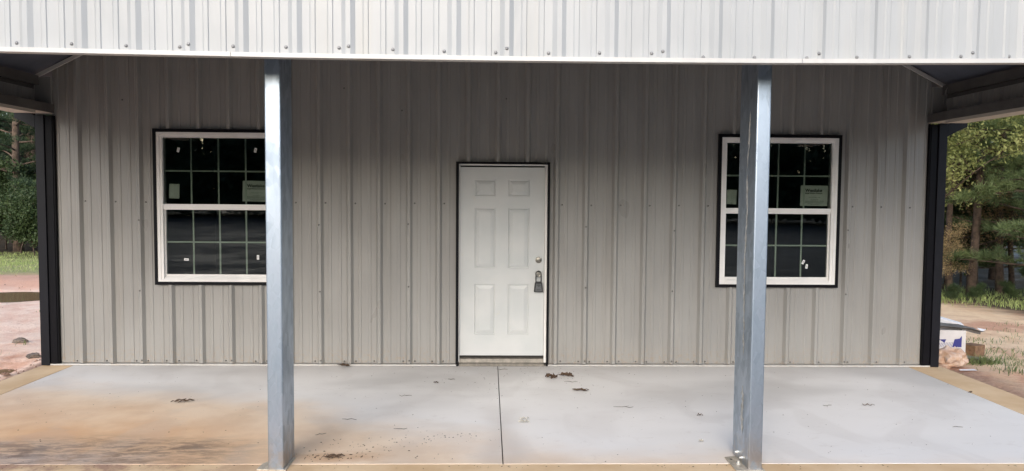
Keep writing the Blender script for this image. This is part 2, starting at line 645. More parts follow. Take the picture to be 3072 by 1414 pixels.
def gz(x, y):
    z = -.20 + .035 * noise.noise(Vector((x * .5, y * .5, 0))) + .015 * noise.noise(Vector((x * 2.3, y * 2.3, 3)))
    if x > 9:
        d = max(x - 9.5, 0) * .57 + max(y, 0) * .82
        z -= .035 * min(d, 16)
    if x < 0:
        # churned bank by the corner of the slab
        z += .13 * math.exp(-((x + .72) / .22) ** 2) * sstep(y, -3.4, -2.5) * (1 - sstep(y, .9, 1.6)) * (.7 + .9 * noise.noise(Vector((x * 3, y * 3, 8))))
        z -= .09 * math.exp(-(((x + 1.3) / .22) ** 2 + ((y - .62) / .35) ** 2))
        # shallow hollow that holds the puddle
        z -= .11 * math.exp(-(((x + 5.2) / 1.7) ** 2 + ((y - 6.75) / .85) ** 2))
        z += .06 * math.exp(-((y - 8.6) / .7) ** 2) * (1 - sstep(x, -2, -1))
    if -.55 < x < 9.15 and y > -3.3:
        z = min(z, -.24)
    if -.6 < x < 9.2 and y <= -3.3:
        z = z * (1 - .55 * sstep(y, -4.6, -3.3))
    r = math.hypot(x - 4.3, y)
    if r > 45:
        z += .02 * (min(r, 200) - 45)
    return z


def axis(lo, hi, fine_lo, fine_hi, step):
    out = list(np.arange(fine_lo, fine_hi + 1e-6, step))
    v, s = fine_hi, step
    while v < hi:
        s *= 1.28
        v += s
        out.append(min(v, hi))
    v, s = fine_lo, step
    while v > lo:
        s *= 1.28
        v -= s
        out.insert(0, max(v, lo))
    return out


gx = axis(-600, 600, -8.5, 15.0, .13)
gy = axis(-600, 600, -5.0, 12.0, .13)
g = MB()
g.v = [(x, y, gz(x, y)) for y in gy for x in gx]
nx = len(gx)
g.f = [(j * nx + i, j * nx + i + 1, (j + 1) * nx + i + 1, (j + 1) * nx + i) for j in range(len(gy) - 1) for i in range(nx - 1)]
g.mi = [0] * len(g.f)
ground = tag(g.build('ground', 'soil', smooth=True), kind='structure')

w = MB()
w.quad((-7.9, 5.5, -.258), (-2.9, 5.5, -.258), (-2.9, 8.1, -.258), (-7.9, 8.1, -.258))
w.quad((-1.6, .2, -.262), (-1.0, .2, -.262), (-1.0, 1.05, -.262), (-1.6, 1.05, -.262))
tag(w.build('water', 'water'), kind='structure')

# ------------------------------------------------------------------ THE SLAB (setting)
sl = MB()
sl.box(-.395, 8.980, -3.10, .30, -.26, -.045)
slab = tag(sl.build('porch_floor', 'joint'), kind='structure')
J = .0035


def slab_piece(name, poly, m):
    b = MB()
    b.prism(poly, lambda a, c, d: (a, c, d), -.044, -.02)
    o = b.build(name, m, slab, bevel=.003)
    return o


FJ = -2.847
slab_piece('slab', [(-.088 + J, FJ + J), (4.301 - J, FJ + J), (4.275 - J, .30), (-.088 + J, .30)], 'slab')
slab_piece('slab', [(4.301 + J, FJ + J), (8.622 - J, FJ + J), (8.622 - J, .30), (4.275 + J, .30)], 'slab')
slab_piece('border_strip', [(-.400, -3.105), (-.088 - J, -3.105), (-.088 - J, .30), (-.400, .30)], 'apron')['label'] = 'tan stained concrete edge strip, left'
slab_piece('border_strip', [(8.622 + J, -3.105), (8.985, -3.105), (8.985, .30), (8.622 + J, .30)], 'apron')['label'] = 'tan stained concrete edge strip, right'
slab_piece('border_strip', [(-.088 + J, -3.105), (8.622 - J, -3.105), (8.622 - J, FJ - J), (-.088 + J, FJ - J)], 'apron')['label'] = 'clay stained concrete strip along the front'

# ------------------------------------------------------------------ THE BUILDING
bld = empty('metal_building', (0, 0, 0))
tag(bld, 'pale ribbed metal building with white door, two windows and roofed porch on galvanised posts', 'building')

RS = .3048
EAVE_X0, EAVE_X1, EAVE_Z, SLOPE = -.42, 8.93, 2.93, .51
RIDGE = (EAVE_X0 + EAVE_X1) / 2


def roof_z(x, off=0.0):
    return EAVE_Z - off + SLOPE * ((x - EAVE_X0) if x < RIDGE else (EAVE_X1 - x))


def profile(x0, x1, phase, sp, extra=(), H=.037, B=.036):
    pts = {}
    k = math.floor((x0 - phase) / sp) - 1
    while phase + k * sp < x1 + sp:
        c = phase + k * sp
        for dx, d in ((-B, 0), (-.0135, H), (.0135, H), (B, 0)):
            pts[round(c + dx, 5)] = d
        for m in (.1016, .2032):
            for dx, d in ((-.020, 0), (-.011, .0055), (.012, .0055), (.017, 0)):
                pts[round(c + m + dx, 5)] = d
        k += 1
    xs = sorted(pts)
    ds = [pts[x] for x in xs]
    f = lambda x: float(np.interp(x, xs, ds))
    allx = sorted(set([x for x in xs if x0 < x < x1] + [x0, x1] + [e for e in extra if x0 < e < x1]))
    return [(x, f(x)) for x in allx]


def sheet(prof, zb, zt, fn, openings=()):
    b = MB()
    for (xa, da), (xb, db) in zip(prof[:-1], prof[1:]):
        xm = (xa + xb) / 2
        spans = [(None, None)]
        for (ox0, ox1, oz0, oz1) in openings:
            if ox0 < xm < ox1:
                spans = []
                if oz0 > zb(xm) + .001:
                    spans.append((None, oz0))
                spans.append((oz1, None))
        for lo, hi in spans:
            za0, zb0 = (zb(xa), zb(xb)) if lo is None else (lo, lo)
            za1, zb1 = (zt(xa), zt(xb)) if hi is None else (hi, hi)
            b.quad(fn(xa, da, za0), fn(xb, db, zb0), fn(xb, db, zb1), fn(xa, da, za1))
    return b


# screw heads: one mesh, shared
def screw_mesh(name, m, r):
    s = MB()
    s.lathe([(r * 1.35, 0), (r * 1.3, .0015), (r * .95, .0025), (r * .9, .0055), (r * .5, .0068), (.0004, .007)], (0, 0, 0), 10)
    return s.mesh(name, m, True)


SCREW = screw_mesh('screw', 'screw', .0068)
SCREW_W = screw_mesh('screw', 'screw_white', .0078)

# the porch wall, in three-foot sheets
HOLES = [(.765, 2.045, .83, 2.40), (6.57, 7.83, .83, 2.40), (3.848, 4.795, -.1, 2.09)]
hx = [h for o in HOLES for h in o[:2]]
edges = [-.245] + [RS * n for n in (2, 5, 8, 11, 14, 17, 20, 23, 26)] + [8.775]
wall_panels = []
for a, c in zip(edges[:-1], edges[1:]):
    lap = .0 if a < 0 else -.0125
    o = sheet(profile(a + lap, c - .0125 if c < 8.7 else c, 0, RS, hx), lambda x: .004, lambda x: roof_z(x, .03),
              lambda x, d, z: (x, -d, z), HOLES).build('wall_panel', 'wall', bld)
    wall_panels.append((a, c, o))


def on_panel(x):
    for a, c, o in wall_panels:
        if a <= x < c:
            return o
    return wall_panels[-1][2]


def put_screw(x, y, z, parent, me=SCREW):
    put('screw', me, parent, loc=(x, y, z))


for n in range(0, 29):
    x = n * RS
    for dx in ((-.062, .056) if n in (2, 3, 6, 9, 11, 12, 17, 18, 19, 20, 21) else ((-.062,) if n < 15 else (.056,))):
        xx = x + dx
        if 3.80 < xx < 4.84 or xx < -.2:
            continue
        put_screw(xx + random.uniform(-.006, .006), -.001, .022 + random.uniform(-.004, .004), on_panel(xx))
    if n % 3 == 2 and not 3.8 < x < 4.84:
        put_screw(x + .004, -.0372, .035, on_panel(x))
        for zz in (.78, 1.46 if n < 12 else 1.43):
            if not (.76 < x < 2.05 or 6.5 < x < 7.9):
                put_screw(x + random.uniform(-.006, .008), -.0372, zz + random.uniform(-.03, .03), on_panel(x))
    xx = x + .057
    if not (.76 < xx < 2.05 or 6.55 < xx < 7.85 or 3.80 < xx < 4.84):
        put_screw(xx, -.001, 1.667 + random.uniform(-.006, .006), on_panel(xx))
for x, z in ((2.69, 2.84), (3.28, 2.62), (4.35, 2.75), (.45, 2.70)):
    put_screw(x, -.001, z, on_panel(x))

# the base flashing under the sheets
for a, c in ((-.40, .70), (.703, 3.845), (4.80, 5.62), (5.623, 8.93)):
    b = MB()
    b.prism([(-.052, -.016), (-.052, -.0015), (.02, -.0015), (.02, -.0185), (-.040, -.0185)], lambda p, q, d: (d, p, q), a, c)
    b.build('base_flashing', 'trim_light', bld)

# rake trim where the wall meets the roof
for sgn in (0, 1):
    xa, xb = (EAVE_X0 + .02, RIDGE) if sgn == 0 else (EAVE_X1 - .02, RIDGE)
    b = MB()
    b.prism([(xa, roof_z(xa, .050)), (xb, roof_z(xb, .050)), (xb, roof_z(xb, .012)), (xa, roof_z(xa, .012))], lambda p, q, d: (p, d, q), -.052, -.033)
    b.build('rake_trim', 'trim_light', bld)

# black corner trims and downspouts
for s, xc in ((-1, -.235), (1, 8.765)):
    b = MB()
    b.prism([(xc, -.046), (xc + s * .070, -.046), (xc + s * .070, .09), (xc + s * .062, .09), (xc + s * .062, -.030), (xc, -.030)],
            lambda p, q, d: (p, q, d), -.018, 2.53)
    b.box(min(xc - s * .012, xc), max(xc - s * .012, xc), -.040, -.002, -.017, 2.53)
    b.build('corner_trim', 'black', bld, bevel=.002)['label'] = 'black corner trim'
    xo = xc + s * .074
    b = MB()
    x0, x1 = sorted((xo, xo + s * .088))
    b.box(x0, x1, -.060, .032, -.015, 2.535)
    sp = b.build('downspout', 'skylit_black', bld, bevel=.004)
    sp['label'] = 'black downspout at the %s corner' % ('left' if s < 0 else 'right')
    b = MB()
    xi = xo + s * .088
    poly = [(xi, 2.40), (xi, 2.525), (xi + s * .085, 2.585), (xi + s * .205, 2.60), (xi + s * .205, 2.50), (xi + s * .13, 2.47)]
    b.prism(poly, lambda p, q, d: (p, d, q), -.058, .030)
    b.build('elbow', 'skylit_black', sp, bevel=.003)
    b = MB()   # gutter along the eave
    xg = EAVE_X0 - .10 if s < 0 else EAVE_X1 + .10
    x0, x1 = sorted((xg, xg - s * .11 + 0))
    b.box(min(xg, xg + s * .12), max(xg, xg + s * .12), -3.45, 9.2, 2.70, 2.81)
    b.build('gutter', 'skylit_black', bld)

# side walls, back wall and room
for s, X in ((-1, -.305), (1, 8.835)):
    pr = profile(.09, 9.1, .05, RS)
    sheet(pr, lambda x: -.02, lambda x: 2.90, lambda x, d, z, X=X, s=s: (X + s * d * .9, x, z)).build('side_wall', 'wall', bld)
pr = profile(-.30, 8.83, 0, RS, (RIDGE,))
sheet(pr, lambda x: -.02, lambda x: roof_z(x, .03), lambda x, d, z: (x, 9.1 + d, z)).build('back_wall', 'wall', bld)
b = MB()
b.quad((-.2, .14, .0), (8.73, .14, .0), (8.73, 9.0, .0), (-.2, 9.0, .0))
b.quad((-.2, 4.2, .0), (8.73, 4.2, .0), (8.73, 4.2, 2.6), (-.2, 4.2, 2.6))
b.quad((-.2, .14, 2.6), (8.73, .14, 2.6), (8.73, 4.2, 2.6), (-.2, 4.2, 2.6))
b.quad((-.2, .14, 0), (-.2, 4.2, 0), (-.2, 4.2, 2.6), (-.2, .14, 2.6))
b.quad((8.73, .14, 0), (8.73, 4.2, 0), (8.73, 4.2, 2.6), (8.73, .14, 2.6))
b.build('room_lining', 'interior', bld)

# roof
for s in (0, 1):
    x_out = EAVE_X0 - .12 if s == 0 else EAVE_X1 + .12
    for k, (ya, yb) in enumerate(((-3.46, -.6), (-.6, 4.5), (4.5, 9.35))):
        b = MB()
        za = EAVE_Z - SLOPE * .12
        zr = roof_z(RIDGE)
        n = int((yb - ya) / RS) + 1
        pr = profile(ya, yb, .1, RS)
        for (u0, d0), (u1, d1) in zip(pr[:-1], pr[1:]):
            b.quad((x_out, u0, za + d0 + .02), (x_out, u1, za + d1 + .02), (RIDGE, u1, zr + d1 + .02), (RIDGE, u0, zr + d0 + .02))
        b.build('roof_panel', 'roofsheet', bld)
        b = MB()
        b.quad((x_out, ya, za + .006), (x_out, yb, za + .006), (RIDGE, yb, zr + .006), (RIDGE, ya, zr + .006))
        b.build('roof_liner', 'liner', bld)

# porch purlins under the roof, running from wall to gable
for s in (-1, 1):
    for k, dx in enumerate((.045, 1.30, 2.60, 3.9)):
        x = EAVE_X0 + dx if s < 0 else EAVE_X1 - dx
        zt = roof_z(x, .008 + .022)
        b = MB()
        b.box(x - .028, x + .028, -3.255, -.056, zt - .095, zt)
        b.box(x - .028 if s < 0 else x + .022, x - .022 if s < 0 else x + .028, -3.256, -.055, zt - .13, zt - .096)
        b.build('purlin', 'purlin', bld)

# side beams of the porch, with the skirt panels above them
for s in (-1, 1):
    xi, xo = (-.205, -.415) if s < 0 else (8.715, 8.925)
    x0, x1 = sorted((xi, xo))
    zb, zt = (2.548, 2.640) if s < 0 else (2.538, 2.630)
    b = MB()
    b.box(x0, x1, -3.24, -.050, zb + .004, zt)
    beam = b.build('side_beam', 'purlin', bld, bevel=.003)
    b = MB()   # sheet closing the wall out to the eave above the beam
    fx0, fx1 = sorted((xo - s * .010, -.2455 if s < 0 else 8.7755))
    b.box(fx0, fx1, -.030, -.004, 2.54, 2.915)
    b.build('corner_filler', 'wall', bld)
    b = MB()
    b.box(x0 + .001, x1 - .001, -3.238, -.052, zb, zb + .0035)
    lip = (x0 - .002, x0 + .035) if s > 0 else (x1 - .035, x1 + .002)
    b.box(x0 + (.0 if s < 0 else .003), x1 - (.003 if s < 0 else .0), -3.236, -.35, zb - .026, zb - .0005)
    b.build('beam_flange', 'lit_flange', beam)
    X = xo + s * .000 - s * .012
    pr = profile(-3.25, -.0045, .03, RS)
    sheet(pr, lambda x: zt + .001, lambda x: 2.925, lambda x, d, z, X=X, s=s: (X + s * d * .6, x, z)).build('skirt_panel', 'wall', bld)
b = MB()   # loose curl of trim in the right corner
pts = [(8.860, -.12, 2.905), (8.835, -.12, 2.86), (8.823, -.12, 2.80), (8.822, -.12, 2.74), (8.835, -.12, 2.68), (8.838, -.12, 2.64)]
vs = []
for p in pts:
    vs += [(p[0], p[1] - .02, p[2]), (p[0] + .045, p[1] + .01, p[2] - .004)]
b.add(vs, [(2 * i, 2 * i + 1, 2 * i + 3, 2 * i + 2) for i in range(len(pts) - 1)])
b.build('loose_trim', 'trim_light', bld)['label'] = 'loose curl of trim hanging in the corner'

# front header and gable sheets (the white band along the top)
b = MB()
b.box(-.19, 8.70, -3.18, -3.13, 2.70, 2.85)
b.build('header', 'purlin', bld)
FX = [-.5, 1.366, 2.036, 2.711, 3.099, 3.743, 4.37, 5.061, 5.812, 6.457, 7.408, 9.1]
FZ = [2.590, 2.567, 2.560, 2.554, 2.551, 2.549, 2.548, 2.549, 2.552, 2.558, 2.572, 2.596]
fz = lambda x: float(np.interp(x, FX, FZ)) - .009
FSP, FPH, FY = .3075, 4.2995, -3.278
fe = [EAVE_X0 - .03] + [FPH + FSP * 3 * k for k in range(-5, 5)] + [EAVE_X1 + .03]
fe = [e for e in fe if EAVE_X0 - .04 <= e <= EAVE_X1 + .04]
scr = [(1.474, 2.614), (1.518, 2.631), (1.786, 2.613), (2.097, 2.606), (2.404, 2.602), (2.461, 2.616), (2.711, 2.61), (3.016, 2.609),
       (3.323, 2.608), (3.381, 2.615), (3.635, 2.603), (3.934, 2.596), (4.235, 2.593), (4.3, 2.614), (4.545, 2.592), (4.845, 2.597),
       (5.152, 2.598), (5.215, 2.608), (5.458, 2.580), (5.763, 2.582), (6.075, 2.583), (6.14, 2.606), (6.375, 2.590), (6.69, 2.598),
       (7.0, 2.603), (7.06, 2.622), (7.29, 2.606), (1.17, 2.618), (.87, 2.62), (7.6, 2.61)]
DFY = .005
for a, c in zip(fe[:-1], fe[1:]):
    pf = profile(a - (.0125 if a > 0 else 0), c - (.0125 if c < 8.8 else 0), FPH, FSP, (RIDGE,) + tuple(FX), .0165, .0405)
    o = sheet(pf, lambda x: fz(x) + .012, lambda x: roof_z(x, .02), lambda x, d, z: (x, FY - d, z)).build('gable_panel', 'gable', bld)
    for x, z in scr:
        if a <= x < c:
            k = abs((x - FPH) / FSP - round((x - FPH) / FSP)) * FSP
            put('screw', SCREW_W, o, loc=(x, FY - (.017 if k < .014 else .001), z))
for a, c in ((-.45, 2.708), (2.711, 6.03), (6.033, 8.96)):
    b = MB()
    xs = [a] + [x for x in FX if a < x < c] + [c]
    for xa, xb in zip(xs[:-1], xs[1:]):
        for (dy0, dz0), (dy1, dz1) in zip([(-.040, .026), (-.044, .0), (.02, .0), (.02, .012)][:-1], [(-.044, .0), (.02, .0), (.02, .012)]):
            b.quad((xa, FY + dy0, fz(xa) + dz0), (xb, FY + dy0, fz(xb) + dz0), (xb, FY + dy1, fz(xb) + dz1), (xa, FY + dy1, fz(xa) + dz1))
        b.quad((xa, FY - .040, fz(xa) + .026), (xb, FY - .040, fz(xb) + .026), (xb, FY - .001, fz(xb) + .027), (xa, FY - .001, fz(xa) + .027))
    b.build('bottom_trim', 'trim_light', bld)
for s in (0, 1):   # gable rake trim and ridge
    xa, xb = (EAVE_X0 - .1, RIDGE) if s == 0 else (EAVE_X1 + .1, RIDGE)
    zs = lambda x: EAVE_Z + SLOPE * (min(x - EAVE_X0, EAVE_X1 - x))
    b = MB()
    b.prism([(xa, zs(xa) - .10), (xb, zs(xb) - .10), (xb, zs(xb) + .06), (xa, zs(xa) + .06)], lambda p, q, d: (p, d, q), -3.475, -3.462)
    b.build('gable_rake_trim', 'black', bld)
b = MB()
b.prism([(-.16, -.06), (0, .02), (.16, -.06), (0, .035)], lambda p, q, d: (RIDGE + p, d, roof_z(RIDGE) + .045 + q), -3.47, 9.36)
b.build('ridge_cap', 'roofsheet', bld)

# porch posts
def post(x0, x1, y0, y1, lab, plate, streak):
    b = MB()
    b.box(x0, x1, y0, y1, -.0195, 2.86)
    p = b.build('porch_post', 'galv', bld, bevel=.009)
    for m in p.modifiers:
        m.segments = 3
    p.data.polygons.foreach_set('use_smooth', [False] * len(p.data.polygons))
    p['label'] = lab
    b = MB()
    b.prism(plate, lambda a, c, d: (a, c, d), -.0195, -.011)
    b.build('base_plate', 'plate', p, bevel=.001)
    return p


p1 = post(2.790, 2.890, -2.965, -2.700, 'square galvanised steel post in front of the left window',
          [(2.715, -2.958), (2.905, -2.975), (2.905, -2.74), (2.735, -2.76), (2.755, -2.80), (2.722, -2.86)], None)
p2 = post(5.893, 5.985, -2.976, -2.655, 'galvanised steel post in front of the right window, smeared on one side',
          [(5.812, -3.00), (6.00, -3.00), (6.00, -2.70), (5.812, -2.742)], None)
# dried smear down the left face of the right post
b = MB()
z = .25
for seg_z0, seg_z1, w_ in ((1.95, 2.32, .030), (.70, 1.92, .028), (.18, .52, .05)):
    zz = seg_z0
    L, R = [], []
    yc = -2.845 + random.uniform(-.01, .01)
    while zz <= seg_z1:
        yc += random.uniform(-.006, .006)
        taper = min(1, (zz - seg_z0) / .08 + .1, (seg_z1 - zz) / .08 + .1)
        h = w_ * (.22 + random.random() * .5) * taper
        L.append((5.8915, yc - h, zz))
        R.append((5.8915, yc + h, zz))
        zz += .018
    n = len(L)
    b.add(L + R, [(i, i + 1, n + i + 1, n + i) for i in range(n - 1)])
b.build('smear', 'smear', p2)['label'] = 'pale dried smear running down the post'
for y, z in ((-2.775, .035), (-2.865, .028)):
    b = MB()
    b.tube([(5.8925, y, z), (5.884, y, z)], .011, 6)
    b.tube([(5.884, y, z), (5.872, y, z)], .007, 8)
    b.build('bolt', 'bolt', p2)
b = MB()
b.tube([(5.860, -2.885, -.011), (5.860, -2.885, .002)], .013, 6)
b.tube([(5.860, -2.885, .002), (5.860, -2.885, .014)], .008, 8)
b.build('bolt', 'bolt', p2)
b = MB()
b.tube([(5.842, -2.79, -.0108), (5.842, -2.79, -.0098)], .010, 10)
b.build('bolt_hole', 'dark_gap', p2)


# ------------------------------------------------------------------ windows
def ring(b, o, i, y0, y1, mi=0):
    """rectangular ring between outer rect o and inner rect i (x0,x1,z0,z1), mitred, from y0 (front) to y1"""
    O = [(o[0], o[2]), (o[1], o[2]), (o[1], o[3]), (o[0], o[3])]
    I = [(i[0], i[2]), (i[1], i[2]), (i[1], i[3]), (i[0], i[3])]
    for k in range(4):
        k2 = (k + 1) % 4
        f = lambda p, y: (p[0], y, p[1])
        b.quad(f(O[k], y0), f(O[k2], y0), f(I[k2], y0), f(I[k], y0), mi)
        b.quad(f(O[k], y1), f(O[k2], y1), f(O[k2], y0), f(O[k], y0), mi)
        b.quad(f(I[k], y0), f(I[k2], y0), f(I[k2], y1), f(I[k], y1), mi)


def window(x0, stickers, labels, lab):
    """x0: left edge of the white frame; frame is 1.22 wide, .850-2.376 high"""
    x1 = x0 + 1.220
    z0, z1 = .850, 2.376
    b = MB()
    ring(b, (x0, x1, z0, z1), (x0 + .030, x1 - .030, z0 + .022, z1 - .028), -.036, .0)
    ring(b, (x0 + .030, x1 - .030, z0 + .022, z1 - .028), (x0 + .056, x1 - .056, z0 + .022 + .001, z1 - .054), -.028, .06)
    for k in range(3):   # stepped sill
        b.box(x0 + .058, x1 - .058, -.031 + k * .012, .05, z0 + .0225 + k * .008, z0 + .030 + k * .008)
    wdw = b.build('window', 'vinyl', bld)
    wdw['label'] = lab
    b = MB()
    ring(b, (x0 - .032, x1 + .032, z0 - .032, z1 + .033), (x0 - .001, x1 + .001, z0 - .001, z1 + .001), -.042, .01)
    b.build('trim', 'black', wdw)['label'] = 'black surround'
    b = MB()   # meeting rail with upper sash beads
    b.box(x0 + .0565, x1 - .0565, -.020, .03, 1.596, 1.646)
    b.box(x0 + .0567, x1 - .0567, -.014, .03, 1.588, 1.5955)
    b.build('meeting_rail', 'vinyl', wdw, bevel=.002)
    b = MB()   # lower sash
    ring(b, (x0 + .0565, x1 - .0565, .897, 1.5875), (x0 + .069, x1 - .069, .922, 1.5870), .006, .040)
    b.build('sash', 'vinyl', wdw)
    gu = (x0 + .0562, x1 - .0562, 1.6465, 2.3215)
    gl = (x0 + .0692, x1 - .0692, .9225, 1.5868)
    for (a, c, d, e), y in ((gu, .004), (gl, .022)):
        b = MB()
        b.quad((a, y, d), (c, y, d), (c, y, e), (a, y, e))
        b.build('pane', 'glass', wdw)
        for k in (1, 2, 3):
            xm = a + (c - a) * k / 4
            b = MB()
            b.box(xm - .008, xm + .008, y + .006, y + .011, d, e)
            b.build('grille_bar', 'grille', wdw)
        zm = (d + e) / 2
        b = MB()
        b.box(a, c, y + .0055, y + .0058, zm - .008, zm + .008)
        b.build('grille_bar', 'grille', wdw)
    for (sx, sz, ang, up_) in stickers:
        y = .0015 if up_ else .0195
        ca, sa = math.cos(ang), math.sin(ang)
        P = lambda u, v, yy: (sx + u * ca - v * sa, yy, sz + u * sa + v * ca)
        b = MB()
        b.prism([(-.012, -.023), (.012, -.023), (.012, .023), (-.012, .023)], lambda p, q, d: P(p, q, d), y, y + .0008)
        st = b.build('sticker', 'sticker', wdw)
        b = MB()
        for k in range(5):
            v0 = -.013 + k * .0055
            b.quad(P(-.005, v0, y - .0006), P(.005 - .002 * (k % 2), v0, y - .0006), P(.005 - .002 * (k % 2), v0 + .0028, y - .0006), P(-.005, v0 + .0028, y - .0006))
        b.build('sticker_print', 'ink', st)
    for (a, c, d, e, txt) in labels:
        y = .016
        b = MB()
        vs = []
        n = 6
        for i in range(n + 1):
            for j in (0, 1):
                u = a + (c - a) * i / n
                vs.append((u + (.004 if j else 0), y + .003 * math.sin(i * 1.3 + j), (d, e)[j] + .001 * math.sin(i)))
        b.add(vs, [(2 * i, 2 * i + 2, 2 * i + 3, 2 * i + 1) for i in range(n)])
        pl = b.build('paper_label', 'paper', wdw)
        if txt:
            def text(body, x, z, size, m, bold=0.0):
                cu = bpy.data.curves.new('print', 'FONT')
                cu.body = body
                cu.size = size
                cu.offset = bold
                cu.extrude = .0003
                cu.materials.append(MAT[m])
                to = bpy.data.objects.new('print', cu)
                COL.objects.link(to)
                to.parent = pl
                to.location = (x, y - .0046, z)
                to.rotation_euler = (math.pi / 2, 0, 0)
                dg = bpy.context.evaluated_depsgraph_get()
                me = bpy.data.meshes.new_from_object(to.evaluated_get(dg))
                mo = put('print', me, pl)
                mo.location, mo.rotation_euler = to.location, to.rotation_euler
                bpy.data.objects.remove(to)
            text('Westlake', a + .052, e - .066, .046, 'ink', .0011)
            text('Royal Window Solutions', a + .052, e - .087, .0178, 'ink', .0003)
            b = MB()
            r = random.Random(3)
            for (u0, u1, v) in ((.09, .21, .125), (.11, .19, .150), (.05, .25, .163), (.05, .25, .172), (.05, .24, .181), (.08, .23, .193), (.11, .20, .202)):
                u = a + u0
                while u < a + u1:
                    ww = r.uniform(.006, .02)
                    b.quad((u, y - .0046, e - v), (min(u + ww, a + u1), y - .0046, e - v), (min(u + ww, a + u1), y - .0046, e - v + .0026), (u, y - .0046, e - v + .0026))
                    u += ww + .004
            b.build('fine_print', 'ink_soft', pl)
    return wdw


window(.794, [(1.003, 2.198, -.20, 1), (1.785, 2.201, -.18, 1), (1.060, 1.075, 1.50, 0), (1.793, 1.100, .0, 0)],
       [(.896, .999, 1.703, 1.851, 0), (1.642, 1.930, 1.677, 1.889, 1)], 'left window, partly behind the post')
window(6.582, [(7.487, 1.082, -.45, 0), (7.523, 1.036, -.15, 0)],
       [(6.656, 6.760, 1.684, 1.835, 0), (7.432, 7.722, 1.673, 1.886, 1)], 'right window, partly behind the post')

# ------------------------------------------------------------------ door
b = MB()   # white jambs and head
b.box(3.866, 3.8755, -.010, .10, .012, 2.066)
b.box(4.7575, 4.782, -.010, .10, .012, 2.066)
b.box(3.866, 4.782, -.012, .10, 2.0665, 2.080)
frame = b.build('door_frame', 'vinyl', bld, bevel=.002)
b = MB()   # black channel round the opening
for x0, x1 in ((3.838, 3.8650), (4.7830, 4.806)):
    b.box(x0, x1, -.044, .06, -.018, 2.0805)
b.box(3.838, 4.806, -.044, .06, 2.0808, 2.102)
b.build('trim', 'black', frame, bevel=.002)['label'] = 'black channel round the door'
b = MB()
b.prism([(-.046, -.0185), (-.046, .004), (-.02, .016), (-.005, .050), (.09, .064), (.09, -.0185)], lambda p, q, d: (d, p, q), 3.8758, 4.7572)
b.build('threshold', 'threshold', frame)
DX0, DX1, DZ0, DZ1, DY = 3.8775, 4.7555, .082, 2.0485, .020
panels = [(4.029, 4.250, 1.752, 1.920), (4.380, 4.598, 1.751, 1.921), (4.030, 4.245, 1.001, 1.630), (4.378, 4.597, 1.002, 1.628),
          (4.030, 4.240, .302, .835), (4.375, 4.594, .301, .832)]
b = MB()
xs = sorted(set([DX0, DX1] + [4.030, 4.245, 4.379, 4.596]))
zs = sorted(set([DZ0, DZ1, 1.751, 1.9205, 1.0015, 1.629, .3015, .8335]))
for i in range(len(xs) - 1):
    for j in range(len(zs) - 1):
        if i in (1, 3) and j in (1, 3, 5):
            continue
        b.quad((xs[i], DY, zs[j]), (xs[i + 1], DY, zs[j]), (xs[i + 1], DY, zs[j + 1]), (xs[i], DY, zs[j + 1]))
b.box(DX0, DX1, DY + .001, DY + .044, DZ0, DZ0 + .01)
b.box(DX0, DX1, DY + .030, DY + .044, DZ0, DZ1)
b.box(DX0, DX0 + .003, DY + .001, DY + .044, DZ0, DZ1)
b.box(DX1 - .003, DX1, DY + .001, DY + .044, DZ0, DZ1)
door = b.build('door', 'door', bld)
door['label'] = 'white six panel entry door'
for i in (1, 3):
    for j in (1, 3, 5):
        b = MB()
        x0, x1, z0, z1 = xs[i], xs[i + 1], zs[j], zs[j + 1]
        steps = [(0, 0), (.003, .012), (.010, .013), (.018, .007), (.022, .006), (.046, -.001), (.050, -.0015)]
        for (i0, d0), (i1, d1) in zip(steps[:-1], steps[1:]):
            A = [(x0 + i0, z0 + i0), (x1 - i0, z0 + i0), (x1 - i0, z1 - i0), (x0 + i0, z1 - i0)]
            B = [(x0 + i1, z0 + i1), (x1 - i1, z0 + i1), (x1 - i1, z1 - i1), (x0 + i1, z1 - i1)]
            for k in range(4):
                k2 = (k + 1) % 4
                b.quad((A[k][0], DY + d0, A[k][1]), (A[k2][0], DY + d0, A[k2][1]), (B[k2][0], DY + d1, B[k2][1]), (B[k][0], DY + d1, B[k][1]))
        q = .050
        b.quad((x0 + q, DY - .0015, z0 + q), (x1 - q, DY - .0015, z0 + q), (x1 - q, DY - .0015, z1 - q), (x0 + q, DY - .0015, z1 - q))
        b.build('raised_panel', 'door', door)
b = MB()
b.box(DX0, DX1, DY + .004, DY + .03, .066, .0815)
b.build('door_sweep', 'dark_gap', door)
b = MB()
b.lathe([(.033, 0), (.033, .006), (.028, .014), (.022, .015), (.020, .010), (.018, .010), (.0165, .018), (.010, .019), (.0095, .012), (.0005, .012)], (4.697, DY, 1.088), 24)
b.build('deadbolt', 'chrome', door, smooth=False)
b = MB()
b.lathe([(.034, 0), (.034, .005), (.030, .010), (.014, .014), (.012, .030), (.024, .040), (.028, .052), (.026, .062), (.019, .069), (.018, .066), (.010, .067), (.0005, .067)], (4.697, DY, .943), 24)
b.build('door_knob', 'chrome', door, smooth=True)

